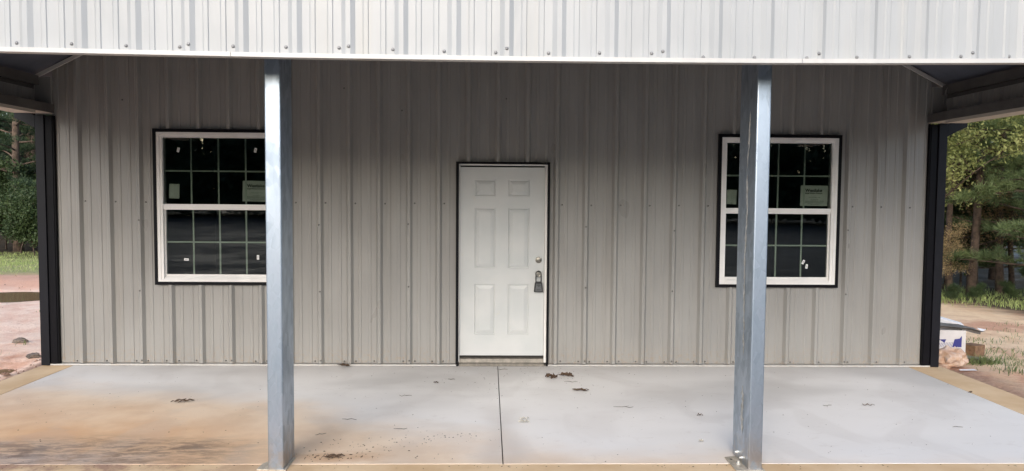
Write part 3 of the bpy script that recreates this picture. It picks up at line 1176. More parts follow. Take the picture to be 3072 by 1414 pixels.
# key lock box hanging on the knob
lb = empty('lock_box', (4.697, DY - .03, .81))
tag(lb, 'small grey and black key lock box hanging from the door knob', 'lock box')
b = MB()
poly = [(-.045, -.052), (-.047, -.048), (-.038, .040), (-.030, .055), (.030, .055), (.038, .040), (.047, -.048), (.045, -.052)]
b.prism(poly, lambda p, q, d: (p, d, q), -.026, .022)
b.build('body', 'rubber', lb, bevel=.004)
b = MB()
b.prism([(-.035, -.043), (-.026, .036), (.026, .036), (.035, -.043)], lambda p, q, d: (p, d, q), -.0300, -.0262)
fp = b.build('face_plate', 'lockface', lb, bevel=.001)
b = MB()
b.box(-.019, -.013, -.0318, -.0302, .016, .028)
for k in range(4):
    b.box(-.010 + k * .0075, -.004 + k * .0075, -.0318, -.0302, .018 - .002 * (k % 2), .027)
b.box(-.008, .010, -.0318, -.0302, .006, .011)
b.build('dial_marks', 'ink', fp)
b = MB()
b.box(-.020, .020, -.0318, -.0302, -.030, -.024)
b.build('latch', 'ink', fp)
b = MB()
b.tube([(-.026, -.004, .05), (-.028, -.004, .09), (-.026, -.004, .135), (-.016, -.004, .157), (0, -.004, .166), (.016, -.004, .157), (.026, -.004, .135), (.028, -.004, .09), (.026, -.004, .05)], .0052, 8)
b.build('shackle', 'rubber', lb, smooth=True)

# ------------------------------------------------------------------ LEAVES AND LITTER ON THE SLAB
def dead_leaf(x, y, L, W_, seed, m, label, z0=-.0195, curl=.5, n_=1, rz=0.0):
    r = random.Random(seed)
    b = MB()
    for q in range(n_):
        a0 = rz + (r.uniform(-.7, .7) if n_ > 1 else 0)
        ox, oy = (r.uniform(-.3, .3) * L, r.uniform(-.2, .2) * L) if n_ > 1 else (0, 0)
        nu, nv = 7, 4
        vs = []
        for i in range(nu + 1):
            u = i / nu
            w_ = W_ * (math.sin(math.pi * min(.97, max(.03, u))) ** .7) * (1 + .35 * math.sin(u * 17 + seed))
            for j in range(nv + 1):
                v = j / nv * 2 - 1
                px, py = (u - .5) * L, v * w_ * .5
                pz = .004 + curl * abs(v) ** 1.5 * w_ * .5 + .012 * math.sin(u * 7 + seed + q) ** 2 + r.uniform(0, .006)
                vs.append((ox + px * math.cos(a0) - py * math.sin(a0), oy + px * math.sin(a0) + py * math.cos(a0), pz + q * .004))
        fs = []
        for i in range(nu):
            for j in range(nv):
                k = i * (nv + 1) + j
                fs.append((k, k + 1, k + nv + 2, k + nv + 1))
        b.add(vs, fs)
    o = b.build('dead_leaf', m)
    o.location = (x, y, z0)
    sd = o.modifiers.new('thick', 'SOLIDIFY')
    sd.thickness = .0012
    tag(o, label, 'leaf', 'dead leaves lying on the porch slab')
    return o


dead_leaf(2.668, -.085, .13, .035, 1, 'dead_leaf', 'dark dead leaf against the wall base, right of the left post', rz=.1, n_=2)
dead_leaf(4.799, -.565, .085, .06, 2, 'dead_leaf', 'curled brown leaf just right of the door, nearer the door of the two', curl=.9, n_=3)
dead_leaf(4.965, -.49, .12, .05, 3, 'dead_leaf', 'dark curled leaf farther right, closest to the wall of the crumpled pair', curl=.9, n_=3, rz=-.2)
dead_leaf(5.06, -1.02, .15, .04, 4, 'dead_leaf', 'long reddish brown leaf in front of the crumpled pair', curl=.3, n_=2, rz=.05)
dead_leaf(4.480, -1.88, .075, .022, 5, 'dead_leaf_pale', 'pale grey leaf just right of the centre joint', curl=.2, rz=.1)
dead_leaf(4.475, -1.96, .085, .035, 15, 'dead_leaf_pale', 'pale grey leaf lying below its twin near the centre joint', curl=.2, rz=-.1)
dead_leaf(1.598, -1.39, .13, .030, 6, 'dead_leaf', 'brown leaf alone on the stained slab below the left window', curl=.4, n_=2, rz=.08)
dead_leaf(3.694, -.762, .05, .03, 7, 'dead_leaf', 'small red brown leaf on the slab left of the door', curl=.5)
dead_leaf(7.44, -1.50, .10, .012, 8, 'dead_leaf', 'long dark curved leaf on the slab right of the right post', curl=.4, rz=-.15)
dead_leaf(5.91, -1.79, .05, .016, 9, 'dead_leaf', 'small dark leaf just left of the right post', curl=.8)
dead_leaf(5.74, -2.43, .035, .016, 10, 'dead_leaf_pale', 'tiny tan leaf near the foot of the right post', curl=.8)
dead_leaf(3.155, -2.735, .13, .028, 12, 'dead_leaf', 'dark ragged leaf at the foot of the left post', curl=.5, n_=2, rz=.25)
dead_leaf(8.60, -1.08, .045, .014, 13, 'dead_leaf', 'small dark leaf by the right border strip', curl=.4, rz=.4)


def twig(x, y, L, rz, label, seed, rad=.0022, bend=.012):
    r = random.Random(seed)
    b = MB()
    pts = [((i / 5 - .5) * L, r.uniform(-bend, bend), .003 + r.uniform(0, .006)) for i in range(6)]
    b.tube(pts, [rad * (.6 + .4 * math.sin(math.pi * i / 5)) for i in range(6)], 5)
    if L > .12:
        b.tube([pts[3], (pts[3][0] + .03, pts[3][1] + .02, .008)], rad * .6, 4)
    o = b.build('twig', 'twig')
    o.location = (x, y, -.0195)
    o.rotation_euler = (0, 0, rz)
    tag(o, label, 'twig', 'dry twigs lying on the porch slab')


for a in ((5.33, -1.54, .17, -.05, 'thin twig lying in the middle of the slab between door and right post', 1),
          (3.458, -1.192, .11, .1, 'short dark twig on the slab midway between left post and door', 2),
          (3.53, -2.12, .10, -.02, 'twig lying near the front of the slab left of the centre joint', 3),
          (3.10, -1.88, .12, -.25, 'pale twig right of the left post, on the tan stain', 4),
          (4.975, -.70, .13, .0, 'thin straight twig just below the dark crumpled leaf', 5),
          (7.09, -1.49, .08, .2, 'bent twig on the slab below the right window', 6),
          (7.85, -2.07, .08, .05, 'small twig near the front right of the slab', 7),
          (4.32, -.19, .12, -.1, 'dark twig crossing the centre joint below the door', 8),
          (3.83, -.60, .07, .0, 'tiny twig lying left of the centre joint near the door', 9),
          (2.96, -2.25, .08, .5, 'short twig beside the left post on the orange stain', 10)):
    twig(*a)

# crumbs of leaf and dirt nobody could count
b = MB()
r = random.Random(5)
spots = []
for k in range(95):
    t = r.random()
    spots.append((3.05 + t * 1.1 + r.gauss(0, .08), -2.40 - .10 * math.sin(t * 6) + r.gauss(0, .06), r.uniform(.002, .009)))
for k in range(60):
    spots.append((2.95 + abs(r.gauss(0, .35)), -2.70 + r.gauss(0, .06), r.uniform(.004, .014)))
for k in range(320):
    spots.append((r.uniform(-.05, 8.6), r.uniform(-2.95, -.05), r.uniform(.002, .008)))
for k in range(120):
    spots.append((r.uniform(.2, 8.6), -2.86 - abs(r.gauss(0, .04)), r.uniform(.003, .009)))
for k in range(70):
    spots.append((r.uniform(3.9, 5.2), -.1 - abs(r.gauss(0, .5)), r.uniform(.003, .009)))
for (x, y, s_) in spots:
    s_ *= .75
    a = r.uniform(0, 6.28)
    e_ = r.uniform(.25, .8)
    vs = []
    for k in range(5):
        t = a + k * 1.2566
        u, v = math.cos(t - a) * s_ * 1.4, math.sin(t - a) * s_ * e_
        vs.append((x + u * math.cos(a) - v * math.sin(a), y + u * math.sin(a) + v * math.cos(a), -.0193))
    vs.append((x, y, -.0193 + s_ * .5))
    b.add(vs, [(k, (k + 1) % 5, 5) for k in range(5)])
tag(b.build('leaf_crumbs', 'crumb'), 'scattered crumbs of dry leaf and dirt on the slab', 'debris', kind='stuff')

# ------------------------------------------------------------------ THINGS BY THE RIGHT CORNER
bx = empty('cardboard_carton', (9.80, 1.33, gz(9.8, 1.3) + .0), math.radians(-13))
bx['label'] = 'white cardboard carton with blue print beside the right corner of the building'
bx['category'] = 'box'
b = MB()
HW, HD, HH, T = .225, .15, .385, .006
b.box(-HW, HW, -HD, -HD + T, 0, HH)
b.box(-HW, HW, HD - T, HD, 0, HH)
b.box(-HW, -HW + T, -HD + T, HD - T, 0, HH)
b.box(HW - T, HW, -HD + T, HD - T, 0, HH)
b.box(-HW + T, HW - T, -HD + T, HD - T, 0, T, 1)
b.build('walls', ['carton', 'carton_in'], bx)
b = MB()
b.quad((-HW, HD, HH), (HW, HD, HH), (HW, HD + .12, HH + .03), (-HW, HD + .12, HH + .03))
b.build('flap', 'carton', bx)
b = MB()
y = -HD - .0012
P = lambda u, v: (u, y, v + .05)
b.add([P(-.075, .215), P(.008, .220), P(-.012, .175), P(-.035, .192)], [(0, 1, 2, 3)])
b.add([P(.10, .225), P(.155, .235), P(.180, .270), P(.180, .130), P(.075, .125)], [(0, 4, 3, 1), (1, 3, 2)])
for k in range(13):
    u0 = -.150 + k * .0175
    b.quad(P(u0, .125), P(u0 + .005, .125), P(u0 + .020 + .0045, .165 + .002 * k), P(u0 + .020, .165 + .002 * k))
b.build('printed_logo', 'blue', bx)

b = MB()   # bent flashing lying on the carton
pr = [(-.10, .02), (-.02, .0), (-.02, -.03), (-.017, -.03), (-.017, .003), (.10, .024), (.10, .021), (-.017, .0), (-.10, .017)]
n = 12
vs = []
for i in range(n + 1):
    u = -.42 + .86 * i / n
    for (p, q) in pr[:6]:
        vs.append((u, p, q + .012 * math.sin(i * .5) - (.018 * max(0, i - 9))))
b.add(vs, [(i * 6 + k, i * 6 + k + 1, (i + 1) * 6 + k + 1, (i + 1) * 6 + k) for i in range(n) for k in range(5)])
fl = b.build('metal_flashing', 'flash')
fl.location = (9.82, 1.24, gz(9.8, 1.3) + .415)
fl.rotation_euler = (.05, .03, math.radians(6))
sd = fl.modifiers.new('thick', 'SOLIDIFY')
sd.thickness = .003
tag(fl, 'bent grey strip of flashing lying across the open carton', 'flashing')
b = MB()
b.add([(.44, -.03, -.05), (.53, .00, -.028), (.45, .06, -.02)], [(0, 1, 2)])
b.build('bent_tip', 'white_part', fl)['label'] = 'white folded end'
b = MB()
b.box(-.26, .26, -.05, .05, -.012, .012)
b.box(-.26, .26, -.05, -.042, -.06, -.0121)
ld = b.build('white_trim_board', 'white_part', bevel=.003)
ld.location = (9.90, 1.50, gz(9.8, 1.5) + .475)
ld.rotation_euler = (math.radians(12), math.radians(16), math.radians(-8))
tag(ld, 'white plastic trim piece leaning out behind the carton, highest of the heap', 'trim piece')


def blob(name, m, r0, seed, sx, sy, sz, rough=.3, sub=3):
    import bmesh
    bm = bmesh.new()
    bmesh.ops.create_icosphere(bm, subdivisions=sub, radius=1.0)
    for v in bm.verts:
        p = v.co.copy()
        k = 1 + rough * noise.noise(p * 1.9 + Vector((seed, 0, 0))) + rough * .6 * abs(noise.noise(p * 4.6 + Vector((0, seed, 0))))
        v.co = Vector((p.x * sx, p.y * sy, p.z * sz)) * k * r0
    me = bpy.data.meshes.new(name)
    bm.to_mesh(me)
    bm.free()
    me.materials.append(MAT[m])
    return put(name, me)


fo = blob('foam_wad', 'white_part', .07, 3, 1.2, .9, .8, .6)
fo.location = (9.66, 1.33, gz(9.8, 1.3) + .445)
tag(fo, 'crumpled white foam wad on top of the carton next to the black trim', 'packing foam')
bg_ = blob('plastic_bag', 'bag', .15, 9, 1.14, .8, .76, .5, 3)
bg_.location = (9.61, .80, gz(9.6, .8) + .115)
tag(bg_, 'crumpled cloudy orange plastic bag in front of the carton', 'bag')
b = MB()
for k in range(5):
    a = -.9 + k * .45
    b.tube([(0, 0, .07), (.05 * math.sin(a), 0, .105), (.09 * math.sin(a), .01, .125 + .01 * (k % 2))], [.018, .012, .004], 6)
b.build('gathered_top', 'bag', bg_)
b = MB()
b.box(-.11, .11, -.09, .09, 0, .155)
wb = b.build('wood_block', ['lumber'], bevel=.006)
wb.location = (10.40, 1.62, gz(10.4, 1.6) - .008)
wb.rotation_euler = (0, .03, math.radians(28))
tag(wb, 'short weathered brown lumber block right of the carton', 'wood block')
b = MB()
b.box(-.22, .22, -.045, .045, 0, .05)
pk = b.build('plank_offcut', 'plank', bevel=.004)
pk.location = (10.03, 1.10, gz(10, 1.1) - .005)
pk.rotation_euler = (0, 0, math.radians(-14))
tag(pk, 'dark plank offcut half hidden in the grass clump by the bag', 'plank')
b = MB()
b.box(-.14, .14, -.04, .04, 0, .02)
pk = b.build('plank_offcut', 'flash', bevel=.003)
pk.location = (10.16, 1.32, gz(10.2, 1.3) + .02)
pk.rotation_euler = (.1, .1, math.radians(-20))
tag(pk, 'small grey board lying flat against the lumber block', 'plank')
b = MB()
b.add([(-.10, -.02, 0), (.10, -.03, .004), (.09, .03, .008), (-.02, .04, .003), (-.09, .02, .006)], [(0, 1, 2, 3, 4)])
pa = b.build('paper_scrap', 'white_part')
pa.location = (9.66, .58, gz(9.66, .58) + .012)
tag(pa, 'flat white scrap of paper on the clay in front of the bag', 'paper')

# muddy stones by the left corner
for (x, y, s_, lab, sd_) in ((-1.90, 1.98, .06, 'dark muddy stone on the pink clay left of the building', 4),
                             (-1.22, 1.15, .055, 'grey stone at the edge of the small wet pit by the left corner', 6)):
    st = blob('stone', 'stone', s_, sd_, 1.35, .9, .6, .4)
    st.location = (x, y, gz(x, y) + .02)
    tag(st, lab, 'stone')
r = random.Random(12)
b = MB()
for k in range(520):
    if k < 300:
        x, y, s_ = -.46 - abs(r.gauss(0, .30)), r.uniform(-2.8, 1.3), abs(r.gauss(0, .012)) + .006
    elif k < 430:
        x, y, s_ = r.uniform(-8, -.6), r.uniform(.5, 12), abs(r.gauss(0, .018)) + .006
    else:
        x, y, s_ = r.uniform(9.05, 13), r.uniform(-1, 6), abs(r.gauss(0, .012)) + .005
    z = gz(x, y)
    vs = [(x + s_ * 1.2 * math.cos(a) * r.uniform(.7, 1.2), y + s_ * math.sin(a) * r.uniform(.7, 1.2), z - .004) for a in (0, 1.25, 2.5, 3.77, 5.0)]
    vs += [(x + r.uniform(-.3, .3) * s_, y + r.uniform(-.3, .3) * s_, z + s_ * .8)]
    b.add(vs, [(q, (q + 1) % 5, 5) for q in range(5)])
tag(b.build('clay_clods', 'clod'), 'loose clods of red clay and grit beside the slab', 'clods', kind='stuff')


# ------------------------------------------------------------------ GRASS
def blades(pts, h0, h1, wid, m, name, lean=.5):
    n = len(pts)
    P = np.array(pts, float)
    a = rng.uniform(0, 2 * math.pi, n)
    h = rng.uniform(h0, h1, n)
    ln = rng.uniform(.1, lean, n) * h
    w_ = wid * rng.uniform(.6, 1.3, n)
    dirx, diry = np.cos(a), np.sin(a)
    b2 = rng.uniform(0, 2 * math.pi, n)
    sx, sy = np.cos(b2) * w_ * .5, np.sin(b2) * w_ * .5
    v0 = P + np.c_[-sx, -sy, np.zeros(n) - .01]
    v1 = P + np.c_[sx, sy, np.zeros(n) - .01]
    mid = P + np.c_[dirx * ln * .35, diry * ln * .35, h * .6]
    v2 = mid + np.c_[sx * .8, sy * .8, np.zeros(n)]
    v3 = mid - np.c_[sx * .8, sy * .8, np.zeros(n)]
    v4 = P + np.c_[dirx * ln, diry * ln, h]
    V = np.stack([v0, v1, v2, v3, v4], 1).reshape(-1, 3)
    i = np.arange(n)[:, None] * 5
    T = np.concatenate([i + [[0, 1, 2]], i + [[0, 2, 3]], i + [[3, 2, 4]]], 0)
    return put(name, np_mesh(name, V, T, m))


pts = []
while len(pts) < 9000:
    y = rng.uniform(9.9, 16.5)
    x = -.64 * y - .7 + rng.uniform(-3.2, 3.0)
    dens = sstep(y, 9.9, 11.6) * .85 + .15
    if noise.noise(Vector((x * .9, y * .9, 5))) + .55 < rng.uniform(0, 1) or rng.uniform(0, 1) > dens:
        continue
    pts.append((x, y, gz(x, y)))
tag(blades(pts, .02, .075, .012, 'blade', 'grass', .9), 'bright green grass between the red clay and the left treeline', 'grass', kind='stuff')
pts = []
while len(pts) < 8000:
    y = rng.uniform(4.5, 12)
    c = 9.45 + .67 * y
    x = c + rng.uniform(-2.6, 3.2)
    d = (x - 9.5) * .57 + y * .82
    edge_ = sstep(d, 8.3, 9.8) * (1 - sstep(d, 11.5, 14) * .6)
    if rng.uniform(0, 1) > edge_ or noise.noise(Vector((x * .8, y * .8, 9))) + .6 < rng.uniform(0, 1):
        continue
    pts.append((x, y, gz(x, y)))
tag(blades(pts[:3500], .04, .16, .012, 'blade', 'grass', .9), 'green undergrowth at the foot of the right treeline', 'grass', kind='stuff')
# sparse clumps on the sandy yard
pts = []
cl = [(11.36, 3.09, .5, 90), (11.5, 2.9, .5, 90), (11.0, 2.2, .45, 110), (11.1, 1.95, .5, 150), (11.3, 1.7, .4, 120), (10.6, 1.3, .22, 90), (10.5, .98, .28, 150),
      (10.16, .55, .22, 120), (10.3, .45, .2, 90), (9.5, .35, .2, 10)] + [(rng.uniform(9.6, 14), rng.uniform(.5, 5), .35, 16) for _ in range(26)] \
    + [(rng.uniform(-6, -.9), rng.uniform(1.2, 5.5), .18, 5) for _ in range(12)] + [(-1.75, 1.85, .12, 14)]
for (x, y, s_, n) in cl:
    for _ in range(n):
        px, py = x + rng.normal(0, s_ * .6), y + rng.normal(0, s_ * .35)
        pts.append((px, py, gz(px, py)))
tag(blades(pts[::2], .02, .09, .008, 'weed', 'grass', 1.3), 'thin straggly weeds scattered over the bare yard', 'weeds', kind='stuff')
pts = [(10.12 + rng.normal(0, .11), 1.0 + rng.normal(0, .07), gz(10.1, 1.0)) for _ in range(210)]
gc = blades(pts, .05, .13, .010, 'weed', 'grass_clump', 1.6)
tag(gc, 'thick green grass clump between the plastic bag and the lumber block', 'grass', kind='stuff')


# ------------------------------------------------------------------ TREES
def limb_path(p0, az, L, rise, droop, n=6, wob=.12, r_=None):
    pts = [Vector(p0)]
    d = Vector((math.cos(az), math.sin(az), rise)).normalized()
    for i in range(n):
        d = (d + Vector((r_.uniform(-wob, wob), r_.uniform(-wob, wob), -droop / n + r_.uniform(-wob, wob) * .5))).normalized()
        pts.append(pts[-1] + d * L / n)
    return pts


def needle_array(tufts, per, L, w_):
    """tufts: (pos, dir); returns verts and tris of thin needles fanning out of each tuft"""
    P = np.array([t[0] for t in tufts])
    D = np.array([t[1] for t in tufts])
    n = len(P)
    P = np.repeat(P, per, 0)
    D = np.repeat(D, per, 0)
    R = rng.normal(0, 1, (n * per, 3))
    R /= np.linalg.norm(R, axis=1)[:, None]
    d = D * .75 + R * .85
    d /= np.linalg.norm(d, axis=1)[:, None]
    side = np.cross(d, rng.normal(0, 1, (n * per, 3)))
    side /= np.linalg.norm(side, axis=1)[:, None] + 1e-9
    ll = (L * rng.uniform(.6, 1.15, n * per))[:, None]
    base = P + d * .01
    V = np.stack([base - side * w_ * .5, base + side * w_ * .5, base + d * ll], 1).reshape(-1, 3)
    T = np.arange(n * per * 3).reshape(-1, 3)
    return V, T


def leaf_array(P, size):
    n = len(P)
    P = np.array(P)
    a = rng.normal(0, 1, (n, 3))
    a /= np.linalg.norm(a, axis=1)[:, None]
    b_ = np.cross(a, rng.normal(0, 1, (n, 3)))
    b_ /= np.linalg.norm(b_, axis=1)[:, None]
    s_ = (size * rng.uniform(.5, 1.3, n))[:, None]
    V = np.stack([P - a * s_, P + b_ * s_ * .5, P + a * s_, P - b_ * s_ * .5], 1).reshape(-1, 3)
    i = np.arange(n)[:, None] * 4
    T = np.concatenate([i + [[0, 1, 2]], i + [[0, 2, 3]]], 0)
    return V, T


def pine(seed, H, r0, first, nl, mat, per=20, tuft=.17, dens=1.0, dead=4, Lmax=2.6):
    """returns trunk mesh and crown mesh for a pine of height H"""
    r = random.Random(seed)
    tb = MB()
    n = 10
    off = [(0, 0)]
    for i in range(n):
        off.append((off[-1][0] + r.uniform(-.06, .06), off[-1][1] + r.uniform(-.06, .06)))
    tp = [(off[i][0], off[i][1], -.15 + (H + .15) * i / n) for i in range(n + 1)]
    tb.tube(tp, [r0 * (1.25 if i == 0 else 1) * (1 - .85 * i / n) + .01 for i in range(n + 1)], 9)
    at_ = lambda z: tuple(np.interp(z, [p[2] for p in tp], [p[k] for p in tp]) for k in (0, 1)) + (z,)
    for k in range(dead):   # bare dead limbs low on the trunk
        z = r.uniform(.8, first + 1.8)
        pth = limb_path(at_(z), r.uniform(0, 6.28), r.uniform(.7, 1.9), r.uniform(-.1, .3), r.uniform(-.2, .2), r_=r)
        tb.tube(pth, [.016 * (1 - .8 * i / 6) + .003 for i in range(7)], 4)
        for q in range(3):
            p = pth[2 + q]
            sp_ = limb_path(p, r.uniform(0, 6.28), r.uniform(.2, .5), .1, 0, 3, .2, r)
            tb.tube(sp_, [.006, .004, .003, .002], 3)
    tufts = []
    for k in range(nl):
        z = first + (H - first) * (k / nl) ** 1.15
        t_ = (z - first) / (H - first)
        L = Lmax * (1 - .78 * t_) * r.uniform(.65, 1.1)
        az = k * 2.4 + r.uniform(-.5, .5)
        pth = limb_path(at_(z), az, L, r.uniform(.05, .45), r.uniform(.0, .5), 7, .10, r)
        tb.tube(pth, [.030 * (1 - t_ * .6) * (1 - .85 * i / 7) + .004 for i in range(8)], 5)
        for i in range(2, 8):
            p = pth[i]
            dd = (pth[i] - pth[i - 1]).normalized()
            for q in range(r.randint(2, 3)):
                sl_ = L * .34 * r.uniform(.5, 1.1) * (1 - .08 * i)
                az2 = math.atan2(dd.y, dd.x) + r.choice((-1, 1)) * r.uniform(.4, 1.2)
                sp_ = limb_path(p, az2, sl_, r.uniform(0, .5), -.1, 3, .15, r)
                tb.tube(sp_, [.007, .005, .004, .003], 3)
                for u in range(1, 4):
                    for w3 in range(max(1, int(round(1.6 * dens)))):
                        d_ = (sp_[u] - sp_[u - 1]).normalized()
                        j = Vector((r.uniform(-.06, .06), r.uniform(-.06, .06), r.uniform(-.04, .06)))
                        tufts.append((tuple(sp_[u] + j), (d_.x * .8, d_.y * .8, d_.z * .8 + .35)))
    V, T = needle_array(tufts, per, tuft, .011)
    return tb.mesh('trunk', 'bark', True), np_mesh('crown', V, T, mat)


def broadleaf(seed, H, r0, mat, nleaf=26, size=.045, spread=1.0, first=1.0):
    r = random.Random(seed)
    tb = MB()
    leaves = []

    def grow(p, az, rise, L, rad, depth):
        pth = limb_path(p, az, L, rise, 0, 5, .18, r)
        tb.tube(pth, [rad * (1 - .6 * i / 5) for i in range(6)], 7 if depth == 0 else 4)
        if depth >= 2:
            for q in pth[1:]:
                for _ in range(nleaf // 4):
                    leaves.append((q.x + r.gauss(0, .11), q.y + r.gauss(0, .11), q.z + r.gauss(0, .10)))
        if depth < 3:
            for i in range(1 if depth else 2, 6):
                if pth[i].z < first:
                    continue
                for _ in range(2 if depth < 2 else 1):
                    grow(pth[i], r.uniform(0, 6.28), r.uniform(.1, 1.0) if depth else r.uniform(.2, .9), L * r.uniform(.32, .5) * spread, rad * .38, depth + 1)

    grow((0, 0, -.1), 0, 9, H, r0, 0)
    V, T = leaf_array(leaves, size)
    return tb.mesh('trunk', 'bark', True), np_mesh('crown', V, T, mat)


PINES = [pine(1, 11.5, .13, 1.7, 34, 'needle_dark', 20, .18, 1.0, 6), pine(2, 10.0, .10, 1.1, 34, 'needle_dark', 20, .17, 1.2, 5, 2.3),
         pine(3, 9.0, .12, .7, 34, 'needle', 22, .20, 1.3, 5, 2.7), pine(4, 12.5, .10, 2.6, 34, 'needle', 20, .18, 1.1, 14)]
YOUNG = pine(8, 3.0, .035, .15, 20, 'needle', 20, .15, 1.0, 0, 1.25)
BROAD = [broadleaf(21, 7.0, .075, 'leaf', 36, .045, 1.0, 1.0), broadleaf(22, 6.0, .06, 'leaf', 36, .042, 1.1, .8),
         broadleaf(23, 3.2, .03, 'leaf_tan', 14, .035, 1.1, .5)]
SHRUB = [broadleaf(31, 1.5, .022, 'leaf_dark', 20, .045, 1.25, .1), broadleaf(32, 1.2, .018, 'leaf_dark', 16, .035, 1.25, .1)]


def tree(name, meshes, x, y, rz, s, label, cat='tree', group=None, z=None):
    o = empty(name, (x, y, gz(x, y) if z is None else z), rz)
    o.scale = (s, s, s)
    put('trunk', meshes[0], o)
    put('crown', meshes[1], o)
    tag(o, label, cat, group)


GL = 'pines of the woods left of the building'
GR = 'trees of the woods right of the building'
tree('pine_tree', PINES[0], -11.35, 16.9, .4, 1.0, 'dark thick trunked pine, nearest of the left woods, at the photo edge', group=GL)
tree('pine_tree', PINES[1], -12.25, 19.3, 1.9, 1.0, 'slim pine standing right behind the thick trunked one in the left woods', group=GL)
TL = 'dark pine deeper in the woods left of the building'
for x, y, a, k, s in ((-13.6, 20.6, 2.8, 0, 1.05), (-14.6, 22.8, .9, 1, 1.1), (-13.4, 23.2, 4.0, 3, 1), (-16.4, 24.6, 5.1, 0, 1), (-11.0, 19.0, 3.0, 1, .95),
                     (-9.6, 18.0, .2, 0, .9), (-17.6, 21.6, 1.1, 1, 1.1), (-13.8, 17.6, 2.2, 2, .85), (-15.2, 27, 2.6, 0, 1.1), (-18.2, 28.4, .6, 1, 1.2),
                     (-16.7, 30.5, 1.6, 3, 1.1), (-20.2, 26.5, 3.6, 0, 1), (-8.0, 21.0, 5.1, 2, 1), (-12.0, 26.0, 4.4, 2, 1.15)):
    tree('pine_tree', PINES[k], x, y, a, s, TL, group='dark pines deeper in the left woods')
for x, y, a, k, s, lab in ((-9.9, 15.4, 0, 0, .9, 'dark low shrub at the grass edge below the left pines, nearest the building'),
                           (-10.8, 16.1, 2, 0, 1.0, 'dark low shrub at the foot of the thick trunked pine'),
                           (-11.9, 16.4, 4, 0, 1.1, 'dark low shrub at the left photo edge below the pines'),
                           (-12.4, 17.9, 1, 0, 1.4, 'taller dark shrub behind the low ones in the left woods'),
                           (-10.9, 17.8, 5, 0, 1.3, 'taller dark shrub between the two nearest left pine trunks')):
    tree('shrub', SHRUB[k], x, y, a, s, lab, 'shrub', 'shrubs at the foot of the left woods')
tree('young_pine', YOUNG, -10.2, 16.9, .6, .85, 'young bushy pine in front of the left woods beside the downspout', group=GL)

tree('pine_tree', PINES[2], 16.5, 8.0, .5, 1.0, 'bushy green pine with low hanging boughs, nearest of the right woods', group=GR)
tree('pine_tree', PINES[3], 15.65, 9.7, 2.0, .92, 'bare trunked reddish pine standing in the middle of the right woods', group=GR)
tree('pine_tree', PINES[3], 17.0, 10.6, 4.2, .85, 'tall bare trunked pine right of the reddish one in the right woods', group=GR)
tree('pine_tree', PINES[1], 16.2, 11.9, 1.2, 1.0, 'thin dark trunk pine left of the reddish pine in the right woods', group=GR)
tree('leafy_tree', BROAD[0], 15.1, 9.6, .3, 1.05, 'slender tree with yellow green spring leaves beside the right downspout', group=GR)
tree('leafy_tree', BROAD[1], 16.0, 10.9, 2.3, 1.2, 'yellow green spring tree behind the reddish pine trunk', group=GR)
tree('leafy_tree', BROAD[1], 14.3, 9.9, 5.0, .95, 'low branching spring tree half hidden behind the right downspout', group=GR)
tree('leafy_tree', BROAD[0], 17.9, 11.4, 1.0, 1.0, 'pale spring tree behind the low hanging pine boughs at the right', group=GR)
tree('leafy_tree', BROAD[0], 17.6, 14.4, 4.3, 1.1, 'pale green spring tree deeper in the right woods left of centre', group=GR)
tree('leafy_tree', BROAD[2], 14.5, 9.0, 1.3, .42, 'small tree with tan buds low beside the right downspout', group=GR)
tree('leafy_tree', BROAD[2], 16.3, 10.5, 3.3, .95, 'small tan budded sapling between the right pine trunks', group=GR)
TR = 'green pine deeper in the woods right of the building'
for x, y, a, k, s in ((18.6, 11.6, 2.8, 2, 1.0), (18.4, 13.8, .9, 0, 1.0), (20.0, 15.2, 4.0, 2, 1.1), (17.9, 15.6, 5.1, 1, 1.1), (21.4, 17.2, 3.0, 0, 1.1),
                     (19.4, 18.0, .2, 3, 1.1), (22.8, 15.6, 1.1, 2, 1.1), (18.4, 8.6, 2.2, 2, .95), (17.4, 6.0, 2.6, 0, 1.0), (23.0, 20.2, .6, 0, 1.2),
                     (20.8, 21.0, 1.6, 1, 1.2), (25.5, 18.5, 3.6, 2, 1.1), (16.6, 17.2, 3.6, 0, 1.1), (14.8, 14.2, 5.6, 2, 1.0), (13.2, 17.5, 1.6, 1, 1.1)):
    tree('pine_tree', PINES[k], x, y, a, s, TR, group='green pines deeper in the right woods')
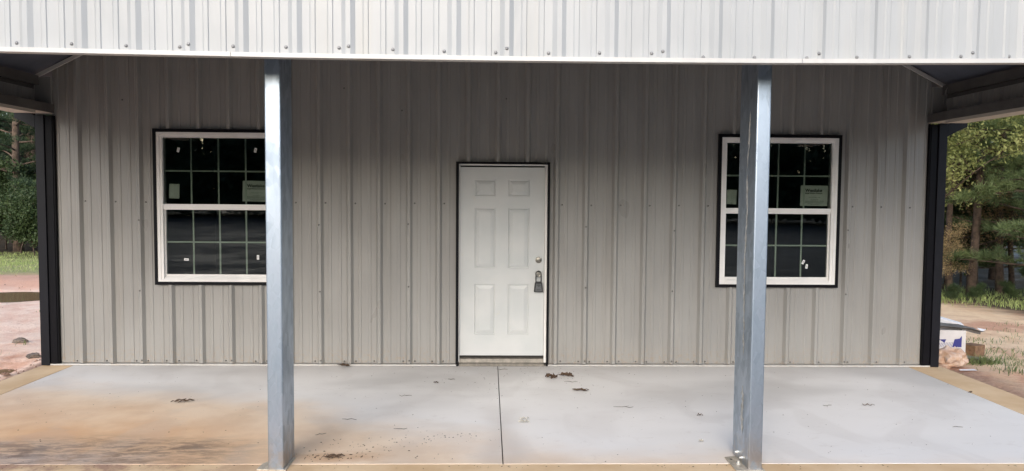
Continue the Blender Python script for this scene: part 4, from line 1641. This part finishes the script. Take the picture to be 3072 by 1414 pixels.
for x, y, a, k, s, lab in ((14.3, 8.3, 0, 1, .26, 'low bright green weed bush at the right grass edge beside the downspout'),
                           (15.2, 8.8, 2, 1, .24, 'low bright green weed bush in front of the reddish pine trunk'),
                           (16.1, 8.9, 4, 1, .26, 'low bright green weed bush at the right photo edge'),
                           (16.4, 12.0, 1, 0, 1.5, 'tall dark shrub in the shade between the right pine trunks'),
                           (17.4, 12.8, 3, 0, 1.6, 'tall dark shrub at the far right of the photo in the shade'),
                           (15.3, 12.6, 5, 0, 1.5, 'tall dark shrub in the shade beside the right downspout')):
    tree('shrub', SHRUB[k], x, y, a, s, lab, 'shrub', 'shrubs at the foot of the right woods')


# far woodland, one mass: behind the trees on both sides and across the yard behind the camera
def mass(name, centres, mat, label, per=900, size=.20, hmax=8.0, thr=-.22):
    Vs, Ts, base = [], [], 0
    for (cx, cy, s) in centres:
        n = per
        zz = rng.uniform(.05, 1, n)
        rad = (1.25 - zz * .8) * 2.3 * s * np.sqrt(rng.uniform(0, 1, n))
        a = rng.uniform(0, 2 * math.pi, n)
        P = np.c_[cx + rad * np.cos(a), cy + rad * np.sin(a), zz * hmax * s + gz(cx, cy)]
        keep = np.array([noise.noise(Vector(p) * .55) > (thr if not 19 < cx < 33 else thr + .58) for p in P])
        V, T = leaf_array(P[keep], size * s)
        Vs.append(V)
        Ts.append(T + base)
        base += len(V)
    o = put(name, np_mesh(name, np.concatenate(Vs), np.concatenate(Ts), mat))
    tag(o, label, 'woodland', kind='stuff')


cs = []
for k in range(34):
    t = k / 33
    cs.append((-34 + 26 * t + rng.uniform(-1, 1), 27 + 9 * t + rng.uniform(-1.5, 1.5) + (0 if k % 2 else 3), rng.uniform(1.0, 1.4)))
for k in range(34):
    t = k / 33
    cs.append((20 + 20 * t + rng.uniform(-1, 1), 27 - 22 * t + rng.uniform(-1.5, 1.5) + (0 if k % 2 else 3), rng.uniform(1.0, 1.4)))
mass('woodland', cs, 'needle_dark', 'far dark woods behind the trees either side of the building', 1500, .17, 7.5)
cs = []
for k in range(64):
    t = k / 63
    cs.append((-42 + 92 * t + rng.uniform(-1, 1), -46 - 6 * math.sin(t * 3.1) + rng.uniform(-2, 2) + (0 if k % 2 else -4), rng.uniform(1.05, 1.3)))
mass('woodland', cs, 'needle_dark', 'woods across the yard, mirrored in the window panes', 2600, .30, 6.9, -.62)
